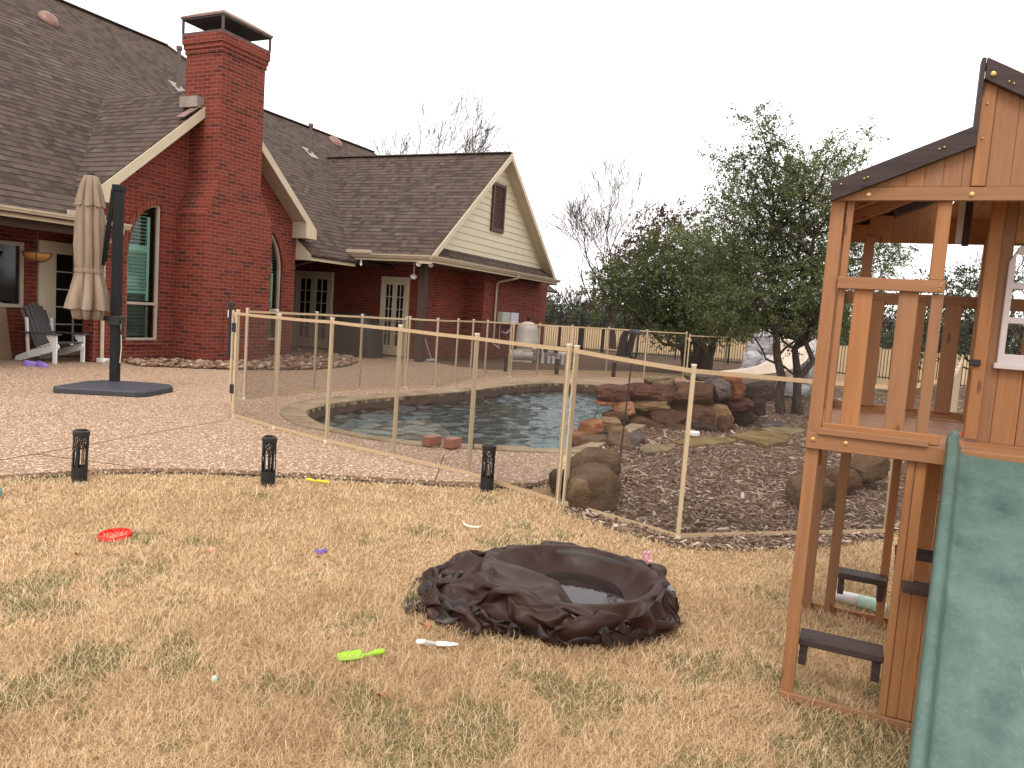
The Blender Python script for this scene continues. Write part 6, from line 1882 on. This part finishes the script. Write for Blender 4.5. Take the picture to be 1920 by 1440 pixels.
leafy_tree('evergreen_tree', 'dull green evergreen seen through the openings of the playset', 'evergreen trees inside the garden', Vector((13.2, 21.5, 0)), T4, 21.5, 1.6, 'leaf_dull', .085, 24, .55, .45, ((0, 0), (.2, 0)), .12, 20)
# bare winter trees
def bare_tree(name, label, base, H_, seed, spread=.55, r0=.16, levels=5, first=.25, group='bare winter trees', ang=(18, 42), lean=(0, 0), parent=None, thin=.012):
    r = random.Random(seed)
    out = []
    def grow(p, d, L, rad_, lv):
        n = 4; pts = [p]; q = p; dd = d
        for i in range(n):
            dd = (dd + Vector((r.gauss(0, .09), r.gauss(0, .09), r.gauss(0, .05) + .05))).normalized()
            q = q + dd * L / n; pts.append(q)
        rl = max(thin, rad_ * .62)
        out.append((pts, rad_, rl))
        if lv == 0: return
        k = r.choice((2, 3, 3)) if lv > 1 else r.choice((2, 3, 4))
        for i in range(k):
            a = rad(r.uniform(*ang)) * (1.15 if i else .6); b = r.uniform(0, 2 * math.pi)
            x = dd.orthogonal().normalized(); y = dd.cross(x)
            nd = (dd * math.cos(a) + (x * math.cos(b) + y * math.sin(b)) * math.sin(a)).normalized()
            st = pts[-1] if i < 2 else pts[r.choice((2, 3))]
            grow(st, nd, L * r.uniform(.68, .92), rl * r.uniform(.7, .95), lv - 1)
    grow(Vector((0, 0, -.05)), Vector((lean[0], lean[1], 1)).normalized(), H_ * first, r0, levels)
    if parent is not None: return out
    t = thing(name, label, 'tree', base, 0, group)
    branch_mesh(out[:1], 'trunk', MAT['twig'], t, 8); branch_mesh(out[1:], 'branches', MAT['twig'], t, 4)
    return t
bare_tree('bare_tree', 'wide leafless tree with many long upright shoots, left of the evergreens', Vector((5.4, 42, 0)), 11.3, 33, r0=.22, levels=7, first=.19, ang=(13, 38), thin=.009)
bare_tree('bare_tree', 'tall leafless tree rising behind the roof ridge of the house', Vector((-7.4, 58, 0)), 20.5, 38, r0=.32, levels=7, first=.215, ang=(14, 38), thin=.012)
bare_tree('bare_tree', 'leafless tree seen through the white playset window', Vector((16.3, 24, 0)), 6.2, 37, r0=.12, levels=6, first=.23, thin=.010)
# distant wood beyond the field: one mass
r_ = random.Random(41); wl_ = []; sp_ = []; tn = []
proto = [bare_tree('', '', Vector(), 7, 50 + k, r0=.12, levels=4, first=.28, parent=1) for k in range(3)]
for k in range(300):
    x = r_.uniform(-10, 130); y = 150 - abs(x) * .12 + r_.uniform(-8, 25); s_ = r_.uniform(.7, 1.25)
    if r_.random() < .85:
        for pts, a, b in proto[k % 3]:
            wl_.append(([Vector((x, y, 0)) + p * s_ for p in pts], max(.06, a * 1.2), .05))
for k in range(620):
    x = r_.uniform(-20, 150); y = 142 - abs(x) * .12 + r_.uniform(-6, 25)
    h_ = r_.uniform(.4, 3.6) if r_.random() < .75 else r_.uniform(2, 5.5); w_ = r_.uniform(1.2, 2.4)
    for j in range(9):
        sp_.append((x + r_.gauss(0, w_), y + r_.gauss(0, w_), h_ * r_.uniform(.1, 1), r_.gauss(0, 1), r_.gauss(0, 1), r_.random(), 1.6, .45 + r_.gauss(0, .12)))
wd_ = thing('distant_wood', 'distant line of bare and dark green trees across the dry field', 'wood', (0, 0, 0)); wd_['kind'] = 'stuff'
branch_mesh(wl_, 'bare_crowns', MAT['twig'], wd_, 3)['kind'] = 'stuff'
leaves('evergreen_mass', sp_, .55, MAT['leaf_dull'], wd_, 9, 16, .6)['kind'] = 'stuff'
# ------------------------------------------------------------------ dry grass of the lawn
def grass():
    rg = np.random.default_rng(77)
    N_ = 420000
    edge = [tuple(p) for p in DECK]
    # sample by distance so that density falls with it
    d_ = 2.1 * (11.5 / 2.1) ** rg.uniform(0, 1, N_) ** .93
    lat = rg.uniform(-.80, .86, N_)
    P = np.stack([lat * d_ + .02 * d_, d_], 1)
    ok = ~inside(P, edge) & ~inside(P, BED) & ~inside(P, [tuple(p) for p in POOL_OUT])
    # keep a hand's width clear of the deck edge and of the tarp
    ok &= ~((((P[:, 0] - .28) / .60) ** 2 + ((P[:, 1] - 3.87) / .50) ** 2) < 1)
    e2 = P.copy(); e2[:, 1] += .10; ok &= ~inside(e2, edge)
    P = P[ok]; n = len(P); dd = np.linalg.norm(P, axis=1)
    # patches
    def field(sc, seed):
        r2 = np.random.default_rng(seed); k = r2.normal(0, 1, (10, 2)) * sc; ph = r2.uniform(0, 6.3, 10)
        return sum(np.sin(P[:, 0] * k[i, 0] + P[:, 1] * k[i, 1] + ph[i]) for i in range(10)) / 3.2
    f1 = field(2.2, 1); f2 = field(7, 2); f3 = field(16, 3)
    near = np.clip((4.6 - P[:, 1]) / 2.2, 0, 1)
    grn = (f1 * .6 + f2 * .7 + f3 * .9 + near * 1.0 + .25 * np.clip((P[:, 0] + .2), -1, 1) * near > 1.0) & (rg.uniform(0, 1, n) < .55)
    tint = np.clip(.52 + .10 * f1 + .10 * f3 + rg.normal(0, .19, n) + .10 * (1 - near), .17, 1)
    tint = np.where(grn, rg.uniform(0, .15, n), tint)
    L = rg.uniform(.022, .070, n) * (1 + .25 * f2) * np.where(grn, .75, 1) * (.85 + .25 * near)
    L = np.clip(L, .012, .09)
    wd = rg.uniform(.0014, .0026, n) * np.clip(dd / 3.0, .9, 2.6)
    yaw = rg.uniform(0, 2 * np.pi, n) + f2 * .6; tilt = np.clip(np.abs(rg.normal(1.22, .36, n)), .1, 1.6)
    dirx = np.stack([np.cos(yaw), np.sin(yaw), np.zeros(n)], 1); side = np.stack([-np.sin(yaw), np.cos(yaw), np.zeros(n)], 1)
    up = np.array([0, 0, 1.0])
    B = np.concatenate([P, rg.uniform(0, .016, (n, 1))], 1)
    t1 = tilt * .75; t2 = np.clip(tilt * rg.uniform(.6, 1.7, n), 0, 2.1)
    M1 = B + (dirx * np.sin(t1)[:, None] + up * np.cos(t1)[:, None]) * (L * .55)[:, None]
    T_ = M1 + (dirx * np.sin(t2)[:, None] + up * np.cos(t2)[:, None] + side * rg.normal(0, .6, (n, 1))) * (L * .5)[:, None]
    T_[:, 2] = np.maximum(T_[:, 2], .004)
    w = (wd / 2)[:, None]
    V = np.stack([B - side * w, B + side * w, M1 + side * w * .85, M1 - side * w * .85, T_], 1).reshape(-1, 3)
    o = np.arange(n)[:, None] * 5
    Lp = (o + np.array([[0, 1, 2, 3, 3, 2, 4]])).reshape(-1)
    Sz = np.tile([4, 3], n)
    g_ = fast_mesh('dry_grass', V, Lp, Sz, MAT['blade'], attr=np.repeat(tint, 2))
    tag(g_, 'straw coloured dormant grass with a few green tufts covering the lawn', 'grass', kind='stuff')
grass()
